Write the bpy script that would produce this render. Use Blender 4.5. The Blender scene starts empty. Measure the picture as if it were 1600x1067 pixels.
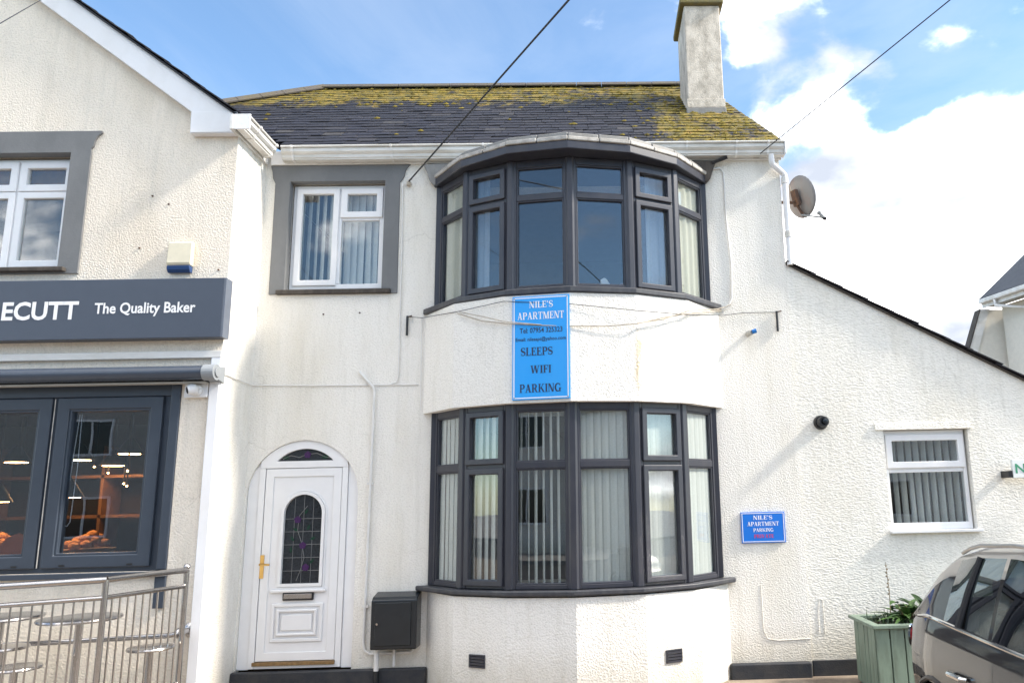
import bpy, bmesh, math, random
from mathutils import Vector, Matrix
from mathutils.geometry import tessellate_polygon
random.seed(7)
SC = bpy.context.scene
COL = SC.collection
# ------------------------------------------------------------------ camera
def cam_axes(pitch, yaw, roll):
    f = Vector((math.sin(yaw)*math.cos(pitch), math.cos(yaw)*math.cos(pitch), math.sin(pitch)))
    r = f.cross(Vector((0, 0, 1))).normalized(); u = r.cross(f)
    return r*math.cos(roll)+u*math.sin(roll), u*math.cos(roll)-r*math.sin(roll), f
cd = bpy.data.cameras.new('camera'); cam = bpy.data.objects.new('camera', cd); COL.objects.link(cam)
r_, u_, f_ = cam_axes(.1964, .029, -.0234)
M4 = Matrix((( r_.x, u_.x, -f_.x, 0), (r_.y, u_.y, -f_.y, -8.4), (r_.z, u_.z, -f_.z, 1.8), (0, 0, 0, 1)))
cam.matrix_world = M4
cd.sensor_width = 36; cd.lens = 36*1230.66/1600; cd.shift_x = -164.83/1600; cd.clip_end = 2000
SC.camera = cam
# ------------------------------------------------------------------ light
SUN_AZ, SUN_EL = math.radians(81.5), math.radians(39)      # measured from the facade's normal (-Y) towards +X
sdir = Vector((math.sin(SUN_AZ)*math.cos(SUN_EL), -math.cos(SUN_AZ)*math.cos(SUN_EL), math.sin(SUN_EL)))
sl = bpy.data.lights.new('sun', 'SUN'); sl.energy = 2.0; sl.angle = math.radians(6); sl.color = (1, .91, .79)
so = bpy.data.objects.new('sun', sl); COL.objects.link(so)
so.rotation_euler = (-sdir).to_track_quat('-Z', 'Y').to_euler(); so.location = (20, -10, 20)
SKY_STRENGTH, EXPOSURE = .087, 1.83
W = bpy.data.worlds.new('World'); SC.world = W; W.use_nodes = True
def sky_world():
    nt = W.node_tree; N = nt.nodes; L = nt.links; N.clear()
    out = N.new('ShaderNodeOutputWorld'); bg = N.new('ShaderNodeBackground'); bg.inputs[1].default_value = SKY_STRENGTH
    L.new(bg.outputs[0], out.inputs[0])
    sky = N.new('ShaderNodeTexSky'); sky.sky_type = 'NISHITA'; sky.sun_disc = False
    sky.sun_elevation = SUN_EL; sky.sun_rotation = math.atan2(sdir.x, sdir.y)
    sky.air_density = 1.0; sky.dust_density = .3; sky.ozone_density = 2.6
    tc = N.new('ShaderNodeTexCoord')
    def math_(op, a, b=None, c=None, clamp=False):
        n = N.new('ShaderNodeMath'); n.operation = op; n.use_clamp = clamp
        for i, x in enumerate((a, b, c)):
            if x is None: continue
            if isinstance(x, (int, float)): n.inputs[i].default_value = x
            else: L.new(x, n.inputs[i])
        return n.outputs[0]
    def blob(d, amp, w0, w1):
        d = Vector(d).normalized()
        v = N.new('ShaderNodeVectorMath'); v.operation = 'DOT_PRODUCT'
        L.new(tc.outputs['Generated'], v.inputs[0]); v.inputs[1].default_value = d
        m = N.new('ShaderNodeMapRange'); m.interpolation_type = 'SMOOTHSTEP'
        m.inputs[1].default_value = math.cos(math.radians(w1)); m.inputs[2].default_value = math.cos(math.radians(w0))
        m.inputs[3].default_value = 0; m.inputs[4].default_value = amp
        L.new(v.outputs['Value'], m.inputs[0]); return m.outputs[0]
    mp = N.new('ShaderNodeMapping'); mp.inputs['Scale'].default_value = (1, 1, 1.5); mp.inputs['Location'].default_value = (.3, .11, .2)
    L.new(tc.outputs['Generated'], mp.inputs[0])
    n1 = N.new('ShaderNodeTexNoise'); n1.inputs['Scale'].default_value = 4.2; n1.inputs['Detail'].default_value = 9; n1.inputs['Roughness'].default_value = .56
    n1.inputs['Distortion'].default_value = .25
    L.new(mp.outputs[0], n1.inputs['Vector'])
    # the cumulus bank beyond the extension, its shoulder towards the chimney, and clear sky over the bakery
    blobs = [((.494, .831, .254), .40, 6, 14), ((.374, .895, .225), .40, 4, 13), ((.425, .85, .305), .30, 2, 9), ((.30, .92, .25), .30, 2, 9), ((.243, .88, .40), .16, 1, 6),
             ((.36, .92, .14), .3, 5, 16), ((.17, .83, .535), .12, 1, 5), ((.20, .846, .48), .10, 1, 4), ((.305, .835, .458), .13, .5, 4),
             ((.06, .864, .50), .12, .3, 2.5), ((-.2, .8, .5), -.14, 8, 28), ((.40, .78, .48), -.12, 2, 10), ((.12, -.5, .85), .26, 15, 48), ((-.25, -.93, .30), -.05, 6, 24), ((-.8, -.3, .5), .12, 10, 50), ((.8, -.3, .5), .10, 10, 45)]  # negative y: unseen clouds behind, added to light the facade, one thinned for reflections
    s = math_('ADD', math_('MULTIPLY', math_('SUBTRACT', n1.outputs['Fac'], .5), 1.35), .5)
    for b in blobs: s = math_('ADD', s, blob(*b))
    m = N.new('ShaderNodeMapRange'); m.interpolation_type = 'SMOOTHSTEP'
    m.inputs[1].default_value = .56; m.inputs[2].default_value = .78; L.new(s, m.inputs[0])
    n2 = N.new('ShaderNodeTexNoise'); n2.inputs['Scale'].default_value = 4.6; n2.inputs['Detail'].default_value = 8
    mp2 = N.new('ShaderNodeMapping'); mp2.inputs['Location'].default_value = (4, 2, 1); mp2.inputs['Scale'].default_value = (1.3, 1.3, 2.6)
    L.new(tc.outputs['Generated'], mp2.inputs[0]); L.new(mp2.outputs[0], n2.inputs['Vector'])
    cr = N.new('ShaderNodeValToRGB'); L.new(n2.outputs['Fac'], cr.inputs[0])
    e = cr.color_ramp.elements; e.new(.5)
    for k, (p, c) in enumerate(((.35, (.112, .122, .142, 1)), (.47, (.185, .19, .20, 1)), (.61, (1, .968, .925, 1)))): e[k].position = p; e[k].color = c
    sc = N.new('ShaderNodeVectorMath'); sc.operation = 'SCALE'; sc.inputs['Scale'].default_value = 22.0; L.new(cr.outputs[0], sc.inputs[0])
    # thin high haze whitens the blue a little
    hz = N.new('ShaderNodeMix'); hz.data_type = 'RGBA'; hz.inputs['Factor'].default_value = .0; hz.inputs['B'].default_value = (5, 5.2, 5.4, 1)
    wb = N.new('ShaderNodeVectorMath'); wb.operation = 'MULTIPLY'; wb.inputs[1].default_value = (.93, 1.0, .985)     # the camera's cool daylight balance
    L.new(sky.outputs[0], wb.inputs[0]); L.new(wb.outputs[0], hz.inputs['A'])
    mp3 = N.new('ShaderNodeMapping'); mp3.inputs['Scale'].default_value = (1.0, 1.0, 2.4); mp3.inputs['Rotation'].default_value = (.2, .5, .3); mp3.inputs['Location'].default_value = (1.7, .4, .9)
    L.new(tc.outputs['Generated'], mp3.inputs[0]); n3 = N.new('ShaderNodeTexNoise'); n3.inputs['Scale'].default_value = 2.1; n3.inputs['Detail'].default_value = 8; n3.inputs['Roughness'].default_value = .6; n3.inputs['Distortion'].default_value = .8
    L.new(mp3.outputs[0], n3.inputs['Vector']); m3 = N.new('ShaderNodeMapRange'); m3.interpolation_type = 'SMOOTHSTEP'; m3.inputs[1].default_value = .42; m3.inputs[2].default_value = .74; m3.inputs[4].default_value = .19
    L.new(n3.outputs['Fac'], m3.inputs[0]); hz.inputs['B'].default_value = (3.6, 3.9, 4.3, 1); L.new(m3.outputs[0], hz.inputs['Factor'])
    mix = N.new('ShaderNodeMix'); mix.data_type = 'RGBA'
    L.new(m.outputs[0], mix.inputs['Factor']); L.new(hz.outputs['Result'], mix.inputs['A']); L.new(sc.outputs[0], mix.inputs['B'])
    L.new(mix.outputs['Result'], bg.inputs[0])
sky_world()
SC.view_settings.view_transform = 'Standard'; SC.view_settings.look = 'None'
SC.view_settings.exposure = EXPOSURE; SC.view_settings.gamma = 1; SC.view_settings.use_curve_mapping = False
SC.cycles.max_bounces = 10; SC.cycles.transparent_max_bounces = 24; SC.cycles.use_denoising = True
# ------------------------------------------------------------------ materials
def new_mat(name):
    m = bpy.data.materials.new(name); m.use_nodes = True; nt = m.node_tree
    return m, nt, nt.nodes['Principled BSDF']
def nnode(nt, t, **kw):
    n = nt.nodes.new(t)
    for k, v in kw.items():
        if k in n.inputs: n.inputs[k].default_value = v
        else: setattr(n, k, v)
    return n
def ramp(nt, fac, stops):
    r = nt.nodes.new('ShaderNodeValToRGB'); nt.links.new(fac, r.inputs[0]); e = r.color_ramp.elements
    while len(e) < len(stops): e.new(.5)
    for i, (p, c) in enumerate(stops):
        e[i].position = p; e[i].color = (*c, 1) if len(c) == 3 else c
    return r.outputs[0]
def mixc(nt, fac, a, b):
    m = nt.nodes.new('ShaderNodeMix'); m.data_type = 'RGBA'
    for k, v in (('Factor', fac), ('A', a), ('B', b)):
        if isinstance(v, (int, float)): m.inputs[k].default_value = v
        elif isinstance(v, tuple): m.inputs[k].default_value = (*v, 1)
        else: nt.links.new(v, m.inputs[k])
    return m.outputs['Result']
def mathn(nt, op, a, b=None, clamp=False):
    n = nt.nodes.new('ShaderNodeMath'); n.operation = op; n.use_clamp = clamp
    for i, x in enumerate((a, b)):
        if x is None: continue
        if isinstance(x, (int, float)): n.inputs[i].default_value = x
        else: nt.links.new(x, n.inputs[i])
    return n.outputs[0]
def wpos(nt):
    return nt.nodes.new('ShaderNodeNewGeometry').outputs['Position']
def noise(nt, scale, detail=4, rough=.5, vec=None, stretch=None):
    n = nnode(nt, 'ShaderNodeTexNoise', Scale=scale, Detail=detail, Roughness=rough)
    v = vec or wpos(nt)
    if stretch:
        mp = nt.nodes.new('ShaderNodeMapping'); mp.inputs['Scale'].default_value = stretch; nt.links.new(v, mp.inputs[0]); v = mp.outputs[0]
    nt.links.new(v, n.inputs['Vector']); return n.outputs['Fac']
def plain(name, col, rough=.5, metal=0, var=.08, vs=9, bump=0, bs=120, coat=0, spec=.5):
    m, nt, p = new_mat(name)
    f = noise(nt, vs, 5, .6)
    lo = tuple(c*(1-var) for c in col); hi = tuple(min(1, c*(1+var)) for c in col)
    nt.links.new(ramp(nt, f, [(.3, lo), (.7, hi)]), p.inputs['Base Color'])
    p.inputs['Roughness'].default_value = rough; p.inputs['Metallic'].default_value = metal
    p.inputs['Specular IOR Level'].default_value = spec; p.inputs['Coat Weight'].default_value = coat; p.inputs['Coat Roughness'].default_value = .04
    if bump:
        b = nnode(nt, 'ShaderNodeBump', Strength=bump, Distance=.004); nt.links.new(noise(nt, bs, 3), b.inputs['Height']); nt.links.new(b.outputs[0], p.inputs['Normal'])
    return m
def stucco(name, col, stain, amt, scale=34, strength=.55, warp=(1, 1, 1), dist=.014, low=.0):
    m, nt, p = new_mat(name); P = wpos(nt)
    a = noise(nt, scale, 2.5, .5, P, warp); v = nnode(nt, 'ShaderNodeTexVoronoi', Scale=scale*1.25, Randomness=1.0)
    v.feature = 'SMOOTH_F1'; v.inputs['Smoothness'].default_value = .5
    mp = nt.nodes.new('ShaderNodeMapping'); mp.inputs['Scale'].default_value = warp; nt.links.new(P, mp.inputs[0]); nt.links.new(mp.outputs[0], v.inputs['Vector'])
    h = mathn(nt, 'SUBTRACT', mathn(nt, 'MULTIPLY', a, 1.3), mathn(nt, 'MULTIPLY', v.outputs['Distance'], .55))
    big = noise(nt, 3.5, 3, .5, P)
    h = mathn(nt, 'ADD', h, mathn(nt, 'MULTIPLY', big, .3))
    b = nnode(nt, 'ShaderNodeBump', Strength=strength, Distance=dist); nt.links.new(h, b.inputs['Height']); nt.links.new(b.outputs[0], p.inputs['Normal'])
    s1 = ramp(nt, noise(nt, 1.1, 6, .62, P, (1.6, 1.6, .45)), [(.46, (0, 0, 0)), (.78, (1, 1, 1))])
    base = mixc(nt, mathn(nt, 'MULTIPLY', s1, amt), col, stain)
    s2 = ramp(nt, noise(nt, 5, 5, .6, P, (2.6, 2.6, .22)), [(.52, (0, 0, 0)), (.74, (1, 1, 1))])
    base = mixc(nt, mathn(nt, 'MULTIPLY', s2, .26), base, (.52, .49, .42))
    dv = nt.nodes.new('ShaderNodeVectorMath'); dv.operation = 'ADD'; nw = nnode(nt, 'ShaderNodeTexNoise', Scale=1.3, Detail=3); nt.links.new(P, nw.inputs['Vector'])
    nt.links.new(P, dv.inputs[0]); nt.links.new(nw.outputs['Color'], dv.inputs[1])
    cv = nnode(nt, 'ShaderNodeTexVoronoi', Scale=.55); cv.feature = 'DISTANCE_TO_EDGE'; nt.links.new(dv.outputs[0], cv.inputs['Vector'])
    ck = mathn(nt, 'MULTIPLY', ramp(nt, cv.outputs['Distance'], [(.0015, (1, 1, 1)), (.0045, (0, 0, 0))]), ramp(nt, noise(nt, .9, 3, .5, P), [(.5, (0, 0, 0)), (.58, (1, 1, 1))]))
    base = mixc(nt, mathn(nt, 'MULTIPLY', ck, .20), base, (.30, .27, .22))
    # splash dirt in the lowest 40 cm, streaky
    sx = nt.nodes.new('ShaderNodeSeparateXYZ'); nt.links.new(P, sx.inputs[0])
    g = nnode(nt, 'ShaderNodeMapRange'); g.inputs[1].default_value = .5; g.inputs[2].default_value = .0; nt.links.new(sx.outputs['Z'], g.inputs[0])
    dn = noise(nt, 6, 5, .7, P, (1, 1, .5))
    base = mixc(nt, mathn(nt, 'MULTIPLY', mathn(nt, 'MULTIPLY', g.outputs[0], dn), low, True), base, (.36, .31, .20))
    if low < 0:
        xx = mathn(nt, 'ADD', mathn(nt, 'SUBTRACT', sx.outputs['X'], .425), mathn(nt, 'MULTIPLY', mathn(nt, 'SUBTRACT', noise(nt, 3, 4, .6, P), .5), .12))
        g2 = nnode(nt, 'ShaderNodeMapRange'); g2.inputs[1].default_value = .045; g2.inputs[2].default_value = .0; nt.links.new(mathn(nt, 'ABSOLUTE', xx), g2.inputs[0])
        g3 = nnode(nt, 'ShaderNodeMapRange'); g3.inputs[1].default_value = 3.5; g3.inputs[2].default_value = 3.3; nt.links.new(sx.outputs['Z'], g3.inputs[0])
        g4 = nnode(nt, 'ShaderNodeMapRange'); g4.inputs[1].default_value = 2.72; g4.inputs[2].default_value = 2.95; nt.links.new(sx.outputs['Z'], g4.inputs[0])
        k = mathn(nt, 'MULTIPLY', mathn(nt, 'MULTIPLY', g2.outputs[0], g3.outputs[0]), mathn(nt, 'MULTIPLY', g4.outputs[0], mathn(nt, 'ADD', noise(nt, 9, 4, .7, P), .1)))
        base = mixc(nt, mathn(nt, 'MULTIPLY', k, .95, True), base, (.52, .36, .12))
    # darker in the hollows of the roughcast
    hol = ramp(nt, a, [(.30, (.80, .80, .79)), (.52, (1, 1, 1))])
    mm = nt.nodes.new('ShaderNodeMix'); mm.data_type = 'RGBA'; mm.blend_type = 'MULTIPLY'; mm.inputs['Factor'].default_value = .55
    nt.links.new(base, mm.inputs['A']); nt.links.new(hol, mm.inputs['B']); nt.links.new(mm.outputs['Result'], p.inputs['Base Color'])
    p.inputs['Roughness'].default_value = .9; p.inputs['Specular IOR Level'].default_value = .15
    return m
def glass(name, tint=(.965, .985, .98), gain=1.3, base=.03):
    m, nt, p = new_mat(name); nt.nodes.remove(p); out = nt.nodes['Material Output']
    tr = nnode(nt, 'ShaderNodeBsdfTransparent'); tr.inputs[0].default_value = (*tint, 1)
    gl = nnode(nt, 'ShaderNodeBsdfGlossy', Roughness=.0); gl.inputs[0].default_value = (.95, .97, 1, 1)
    geo = nt.nodes.new('ShaderNodeNewGeometry'); dt = nt.nodes.new('ShaderNodeVectorMath'); dt.operation = 'DOT_PRODUCT'
    nt.links.new(geo.outputs['Incoming'], dt.inputs[0]); nt.links.new(geo.outputs['Normal'], dt.inputs[1])
    sch = mathn(nt, 'POWER', mathn(nt, 'SUBTRACT', 1.0, mathn(nt, 'ABSOLUTE', dt.outputs['Value']), True), 5.0)
    fr = mathn(nt, 'ADD', mathn(nt, 'MULTIPLY', sch, .96), .04)
    b = nnode(nt, 'ShaderNodeBump', Strength=.035, Distance=.02); nt.links.new(noise(nt, 1.6, 2), b.inputs['Height'])
    nt.links.new(b.outputs[0], gl.inputs['Normal'])
    f = mathn(nt, 'ADD', mathn(nt, 'MULTIPLY', fr, gain), base, True)
    mx = nt.nodes.new('ShaderNodeMixShader'); nt.links.new(f, mx.inputs[0]); nt.links.new(tr.outputs[0], mx.inputs[1]); nt.links.new(gl.outputs[0], mx.inputs[2])
    nt.links.new(mx.outputs[0], out.inputs[0]); return m
def emis(name, col, s):
    m, nt, p = new_mat(name); p.inputs['Base Color'].default_value = (*col, 1); p.inputs['Emission Color'].default_value = (*col, 1); p.inputs['Emission Strength'].default_value = s
    return m
def fabric(name, col, trans=.35):
    m, nt, p = new_mat(name); out = nt.nodes['Material Output']
    f = noise(nt, 60, 3); c = ramp(nt, f, [(.3, tuple(x*.9 for x in col)), (.7, col)])
    d = nt.nodes.new('ShaderNodeBsdfDiffuse'); t = nt.nodes.new('ShaderNodeBsdfTranslucent'); nt.links.new(c, d.inputs[0]); nt.links.new(c, t.inputs[0])
    mx = nt.nodes.new('ShaderNodeMixShader'); mx.inputs[0].default_value = trans; nt.links.new(d.outputs[0], mx.inputs[1]); nt.links.new(t.outputs[0], mx.inputs[2])
    nt.links.new(mx.outputs[0], out.inputs[0]); return m
def slate_mat(name, moss):
    m, nt, p = new_mat(name); P = wpos(nt)
    oi = nt.nodes.new('ShaderNodeObjectInfo')
    geo = nt.nodes.new('ShaderNodeNewGeometry')
    rnd = mathn(nt, 'FRACT', mathn(nt, 'ADD', oi.outputs['Random'], geo.outputs['Random Per Island']))
    base = ramp(nt, rnd, [(0, (.006, .006, .011)), (.35, (.014, .014, .024)), (.7, (.010, .009, .014)), (.9, (.021, .020, .028)), (1, (.050, .046, .044))])
    gr = ramp(nt, noise(nt, 14, 6, .7, P), [(.3, (.6, .6, .6)), (.75, (1.5, 1.45, 1.4))])
    mm = nt.nodes.new('ShaderNodeMix'); mm.data_type = 'RGBA'; mm.blend_type = 'MULTIPLY'; mm.inputs['Factor'].default_value = .8
    nt.links.new(base, mm.inputs['A']); nt.links.new(gr, mm.inputs['B']); c = mm.outputs['Result']
    if moss:
        sx = nt.nodes.new('ShaderNodeSeparateXYZ'); nt.links.new(P, sx.inputs[0])
        def rng(s, a, b, lo=0, hi=1):
            g = nnode(nt, 'ShaderNodeMapRange'); g.inputs[1].default_value = a; g.inputs[2].default_value = b; g.inputs[3].default_value = lo; g.inputs[4].default_value = hi
            nt.links.new(s, g.inputs[0]); return g.outputs[0]
        top = mathn(nt, 'MULTIPLY', rng(sx.outputs['Z'], 6.5, 7.35), .53)
        right = mathn(nt, 'MULTIPLY', rng(sx.outputs['X'], -.2, 1.0), .50)
        lefth = mathn(nt, 'MULTIPLY', mathn(nt, 'MULTIPLY', rng(sx.outputs['X'], -3.0, -4.2), rng(sx.outputs['Z'], 6.3, 7.0)), .30)
        f = mathn(nt, 'ADD', mathn(nt, 'MAXIMUM', mathn(nt, 'MAXIMUM', top, right), lefth), mathn(nt, 'SUBTRACT', noise(nt, 2.6, 8, .72, P), .43))
        f = mathn(nt, 'ADD', f, mathn(nt, 'MULTIPLY', mathn(nt, 'SUBTRACT', noise(nt, 13, 5, .75, P), .5), .6))
        mk = ramp(nt, f, [(.46, (0, 0, 0)), (.58, (1, 1, 1))])
        mc = ramp(nt, noise(nt, 9, 5, .6, P), [(.33, (.050, .048, .010)), (.48, (.15, .115, .010)), (.60, (.24, .165, .012)), (.74, (.23, .115, .035))])
        c = mixc(nt, mk, c, mc)
        lich = ramp(nt, noise(nt, 5.5, 6, .75, P, (1, 1, 1)), [(.665, (0, 0, 0)), (.70, (1, 1, 1))])
        c = mixc(nt, mathn(nt, 'MULTIPLY', lich, .55), c, (.34, .32, .28))
    nt.links.new(c, p.inputs['Base Color']); p.inputs['Roughness'].default_value = .62
    b = nnode(nt, 'ShaderNodeBump', Strength=.6, Distance=.006); nt.links.new(noise(nt, 40, 5, .6, P), b.inputs['Height']); nt.links.new(b.outputs[0], p.inputs['Normal'])
    return m
def streak(name, col, dirt, amt, rough=.55, scale=5, stretch=(1, 1, .25), bump=0.0):
    m, nt, p = new_mat(name); P = wpos(nt)
    f = ramp(nt, noise(nt, scale, 7, .68, P, stretch), [(.42, (0, 0, 0)), (.75, (1, 1, 1))])
    nt.links.new(mixc(nt, mathn(nt, 'MULTIPLY', f, amt), col, dirt), p.inputs['Base Color'])
    p.inputs['Roughness'].default_value = rough
    if bump:
        b = nnode(nt, 'ShaderNodeBump', Strength=bump, Distance=.006); nt.links.new(noise(nt, 60, 4, .6, P), b.inputs['Height']); nt.links.new(b.outputs[0], p.inputs['Normal'])
    return m
MT = dict(
    white=stucco('house_roughcast', (.835, .808, .755), (.62, .56, .43), .42, 56, .55, (1, 1, 1.2), .0105, .9),
    ext=stucco('extension_roughcast', (.83, .805, .745), (.62, .56, .43), .42, 44, .55, (.68, 1, 1.4), .0105, .9),
    skirt=stucco('bay_roughcast', (.83, .808, .765), (.60, .54, .42), .25, 54, .55, (1, 1, 1), .0105, .9),
    skirt2=stucco('bay_roughcast_stained', (.83, .808, .765), (.60, .54, .42), .25, 54, .55, (1, 1, 1), .0105, -.001),
    cream=stucco('bakery_roughcast', (.83, .752, .650), (.52, .42, .29), .45, 54, .6, (1, 1, 1), .0105, .6),
    upvc=plain('white_upvc', (.80, .80, .81), .28, var=.02), upvc_old=streak('weathered_white_plastic', (.76, .75, .73), (.33, .30, .22), .55, .4, 4, (.25, 1, 1)),
    gutter=streak('gutter_plastic', (.74, .73, .70), (.34, .31, .24), .65, .35, 3.2, (.5, 1, 3)),
    barge=streak('painted_bargeboard', (.80, .80, .82), (.55, .52, .46), .3, .5, 2.5, (1, 1, .6)),
    dark=streak('anthracite_frame', (.031, .033, .046), (.062, .062, .066), .55, .36, 7, (1, 1, .35), .06), sill=streak('anthracite_sill', (.036, .038, .048), (.14, .14, .13), .35, .45, 12),
    surround=streak('grey_painted_render', (.155, .160, .165), (.25, .255, .26), .5, .8, 2.2, (1, 1, .55), .25),
    plinth=streak('dark_plinth_paint', (.020, .024, .032), (.085, .075, .065), .5, .55, 5, (1, 1, 1), .5),
    slate=slate_mat('mossy_slate', True), slate2=slate_mat('plain_slate', False),
    glass=glass('window_glass'), sglass=glass('shop_glass', (.80, .83, .86), 1.7, .035), hglass=glass('clear_glass', (.9, .93, .93), 1.6, .02),
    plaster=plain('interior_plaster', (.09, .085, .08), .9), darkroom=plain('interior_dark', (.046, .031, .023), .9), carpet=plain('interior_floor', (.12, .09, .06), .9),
    blind=fabric('blind_fabric', (.63, .64, .625), .22), net=fabric('net_curtain', (.60, .59, .52), .22), drape=fabric('pale_drape', (.55, .60, .68), .35),
    navy=plain('navy_fabric', (.03, .045, .12), .9), stuccochim=streak('chimney_render', (.66, .60, .52), (.17, .145, .11), .85, .9, 7, (1, 1, .6), 1.0),
    capmoss=streak('mossy_cement', (.16, .14, .07), (.26, .19, .03), .8, .9, 9, (1, 1, 1), .8), chimside=streak('chimney_shaded_side', (.44, .39, .33), (.16, .13, .10), .75, .9, 5, (1, 3, .35), .9),
    moss=plain('moss_clump', (.15, .115, .015), .95, var=.6, vs=5, bump=.6, bs=90), ridge=streak('ridge_tile_grey', (.085, .075, .07), (.13, .105, .03), .7, .8, 6, (1, 1, 1), .3), lead=streak('weathered_lead', (.24, .235, .225), (.14, .13, .12), .75, .55, 9, (1, 1, .5), .3), leadpale=streak('pale_lead_edge', (.46, .44, .41), (.14, .125, .11), .8, .6, 11, (1, 1, 1), .3),
    timber=streak('dark_timber', (.05, .042, .036), (.13, .11, .09), .7, .85, 14), signgrey=plain('sign_slate_blue', (.062, .076, .105), .42, var=.03), signedge=plain('sign_return', (.13, .15, .19), .45),
    white_print=plain('white_lettering', (.84, .84, .86), .5, var=.01), black_print=plain('dark_print', (.020, .030, .075), .5), red_print=plain('red_print', (.62, .03, .05), .5),
    blue=streak('sign_light_blue', (.022, .35, .88), (.07, .38, .84), .5, .33, 3), blue2=plain('sign_royal_blue', (.012, .17, .66), .30, var=.04, vs=3),
    awning=plain('awning_casing', (.052, .066, .092), .25, var=.05), greyplastic=plain('grey_end_cap', (.27, .29, .31), .45), shopframe=plain('shop_frame', (.042, .054, .075), .35, var=.06),
    steel=plain('stainless_steel', (.47, .45, .44), .22, 1, var=.06, vs=30), cream_p=plain('cream_plastic', (.66, .61, .47), .4), bluelens=plain('blue_lens', (.02, .055, .16), .25),
    brass=plain('brass', (.62, .40, .14), .3, 1), oak=plain('varnished_threshold', (.22, .13, .05), .5, var=.3, vs=30), lead_line=plain('lead_came', (.20, .205, .21), .45, .3), purple=plain('purple_glass', (.055, .018, .085), .15), leafglass=plain('green_glass', (.008, .045, .024), .15),
    doorglass=plain('obscure_dark_glass', (.022, .025, .030), .12, var=.5, vs=60), meter=plain('meter_box_plastic', (.015, .020, .025), .22, var=.08), pipe=plain('painted_pipe', (.74, .73, .71), .75, var=.06),
    black=plain('black_plastic', (.012, .012, .014), .4), rust=streak('rusty_iron', (.07, .045, .035), (.22, .09, .03), .7, .8, 30), cable=plain('black_cable', (.02, .02, .022), .6), cablew=plain('dirty_cable', (.42, .37, .30), .7, var=.3, vs=14),
    dish=streak('dish_grey', (.20, .20, .205), (.26, .13, .09), .6, .5, 5), ground=None, green=streak('sage_paint', (.185, .245, .190), (.085, .10, .075), .75, .55, 7, (2, 2, .4), .15),
    soil=plain('soil', (.05, .035, .022), .95), leaf=plain('leaf_green', (.045, .10, .02), .45, var=.5, vs=25), leafd=plain('dark_leaf', (.028, .06, .018), .4, var=.4, vs=25), stem=plain('dry_stem', (.16, .12, .06), .8),
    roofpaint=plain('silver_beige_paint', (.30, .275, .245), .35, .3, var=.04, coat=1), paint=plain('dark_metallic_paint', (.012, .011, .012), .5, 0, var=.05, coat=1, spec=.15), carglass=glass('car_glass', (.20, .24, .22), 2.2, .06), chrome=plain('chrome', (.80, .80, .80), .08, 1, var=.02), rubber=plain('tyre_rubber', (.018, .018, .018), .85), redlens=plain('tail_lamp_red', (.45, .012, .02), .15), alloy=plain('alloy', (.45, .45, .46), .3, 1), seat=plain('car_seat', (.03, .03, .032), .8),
    slate3=streak('grey_slate', (.085, .088, .095), (.05, .05, .055), .6, .7, 6), rendercream=plain('cream_render', (.70, .67, .60), .9, var=.05), stone=plain('pale_render', (.42, .41, .38), .9), bread=plain('bread_crust', (.42, .19, .06), .7, var=.4, vs=20, bump=.5, bs=40), wood=plain('shelf_wood', (.20, .10, .045), .6, var=.3, vs=6), lamp=emis('warm_lamp', (1, .50, .19), 17), copper=plain('copper_shade', (.55, .22, .09), .35, .8), redchair=plain('orange_fabric', (.45, .10, .04), .8),
    signwhite=plain('sign_white', (.74, .77, .76), .4), signgreen=plain('sign_green', (.05, .28, .16), .4), rosy=plain('ornament_rose', (.55, .33, .28), .7), bluecap=plain('blue_cap', (.01, .17, .52), .35), brown=plain('brown_brick', (.22, .10, .06), .85, var=.3, vs=12),
)
def ground_mat():
    m, nt, p = new_mat('concrete_forecourt'); P = wpos(nt)
    c = ramp(nt, noise(nt, 2.2, 8, .65, P), [(.3, (.15, .115, .085)), (.55, (.25, .20, .155)), (.75, (.32, .27, .21))])
    nt.links.new(c, p.inputs['Base Color']); p.inputs['Roughness'].default_value = .9
    b = nnode(nt, 'ShaderNodeBump', Strength=.6, Distance=.01); nt.links.new(noise(nt, 45, 6, .7, P), b.inputs['Height']); nt.links.new(b.outputs[0], p.inputs['Normal'])
    return m
MT['ground'] = ground_mat(); MT['asphalt'] = plain('asphalt', (.05, .05, .052), .9, var=.3, vs=4, bump=.5, bs=150); MT['paving'] = plain('paving', (.28, .26, .24), .85, var=.2)
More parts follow.
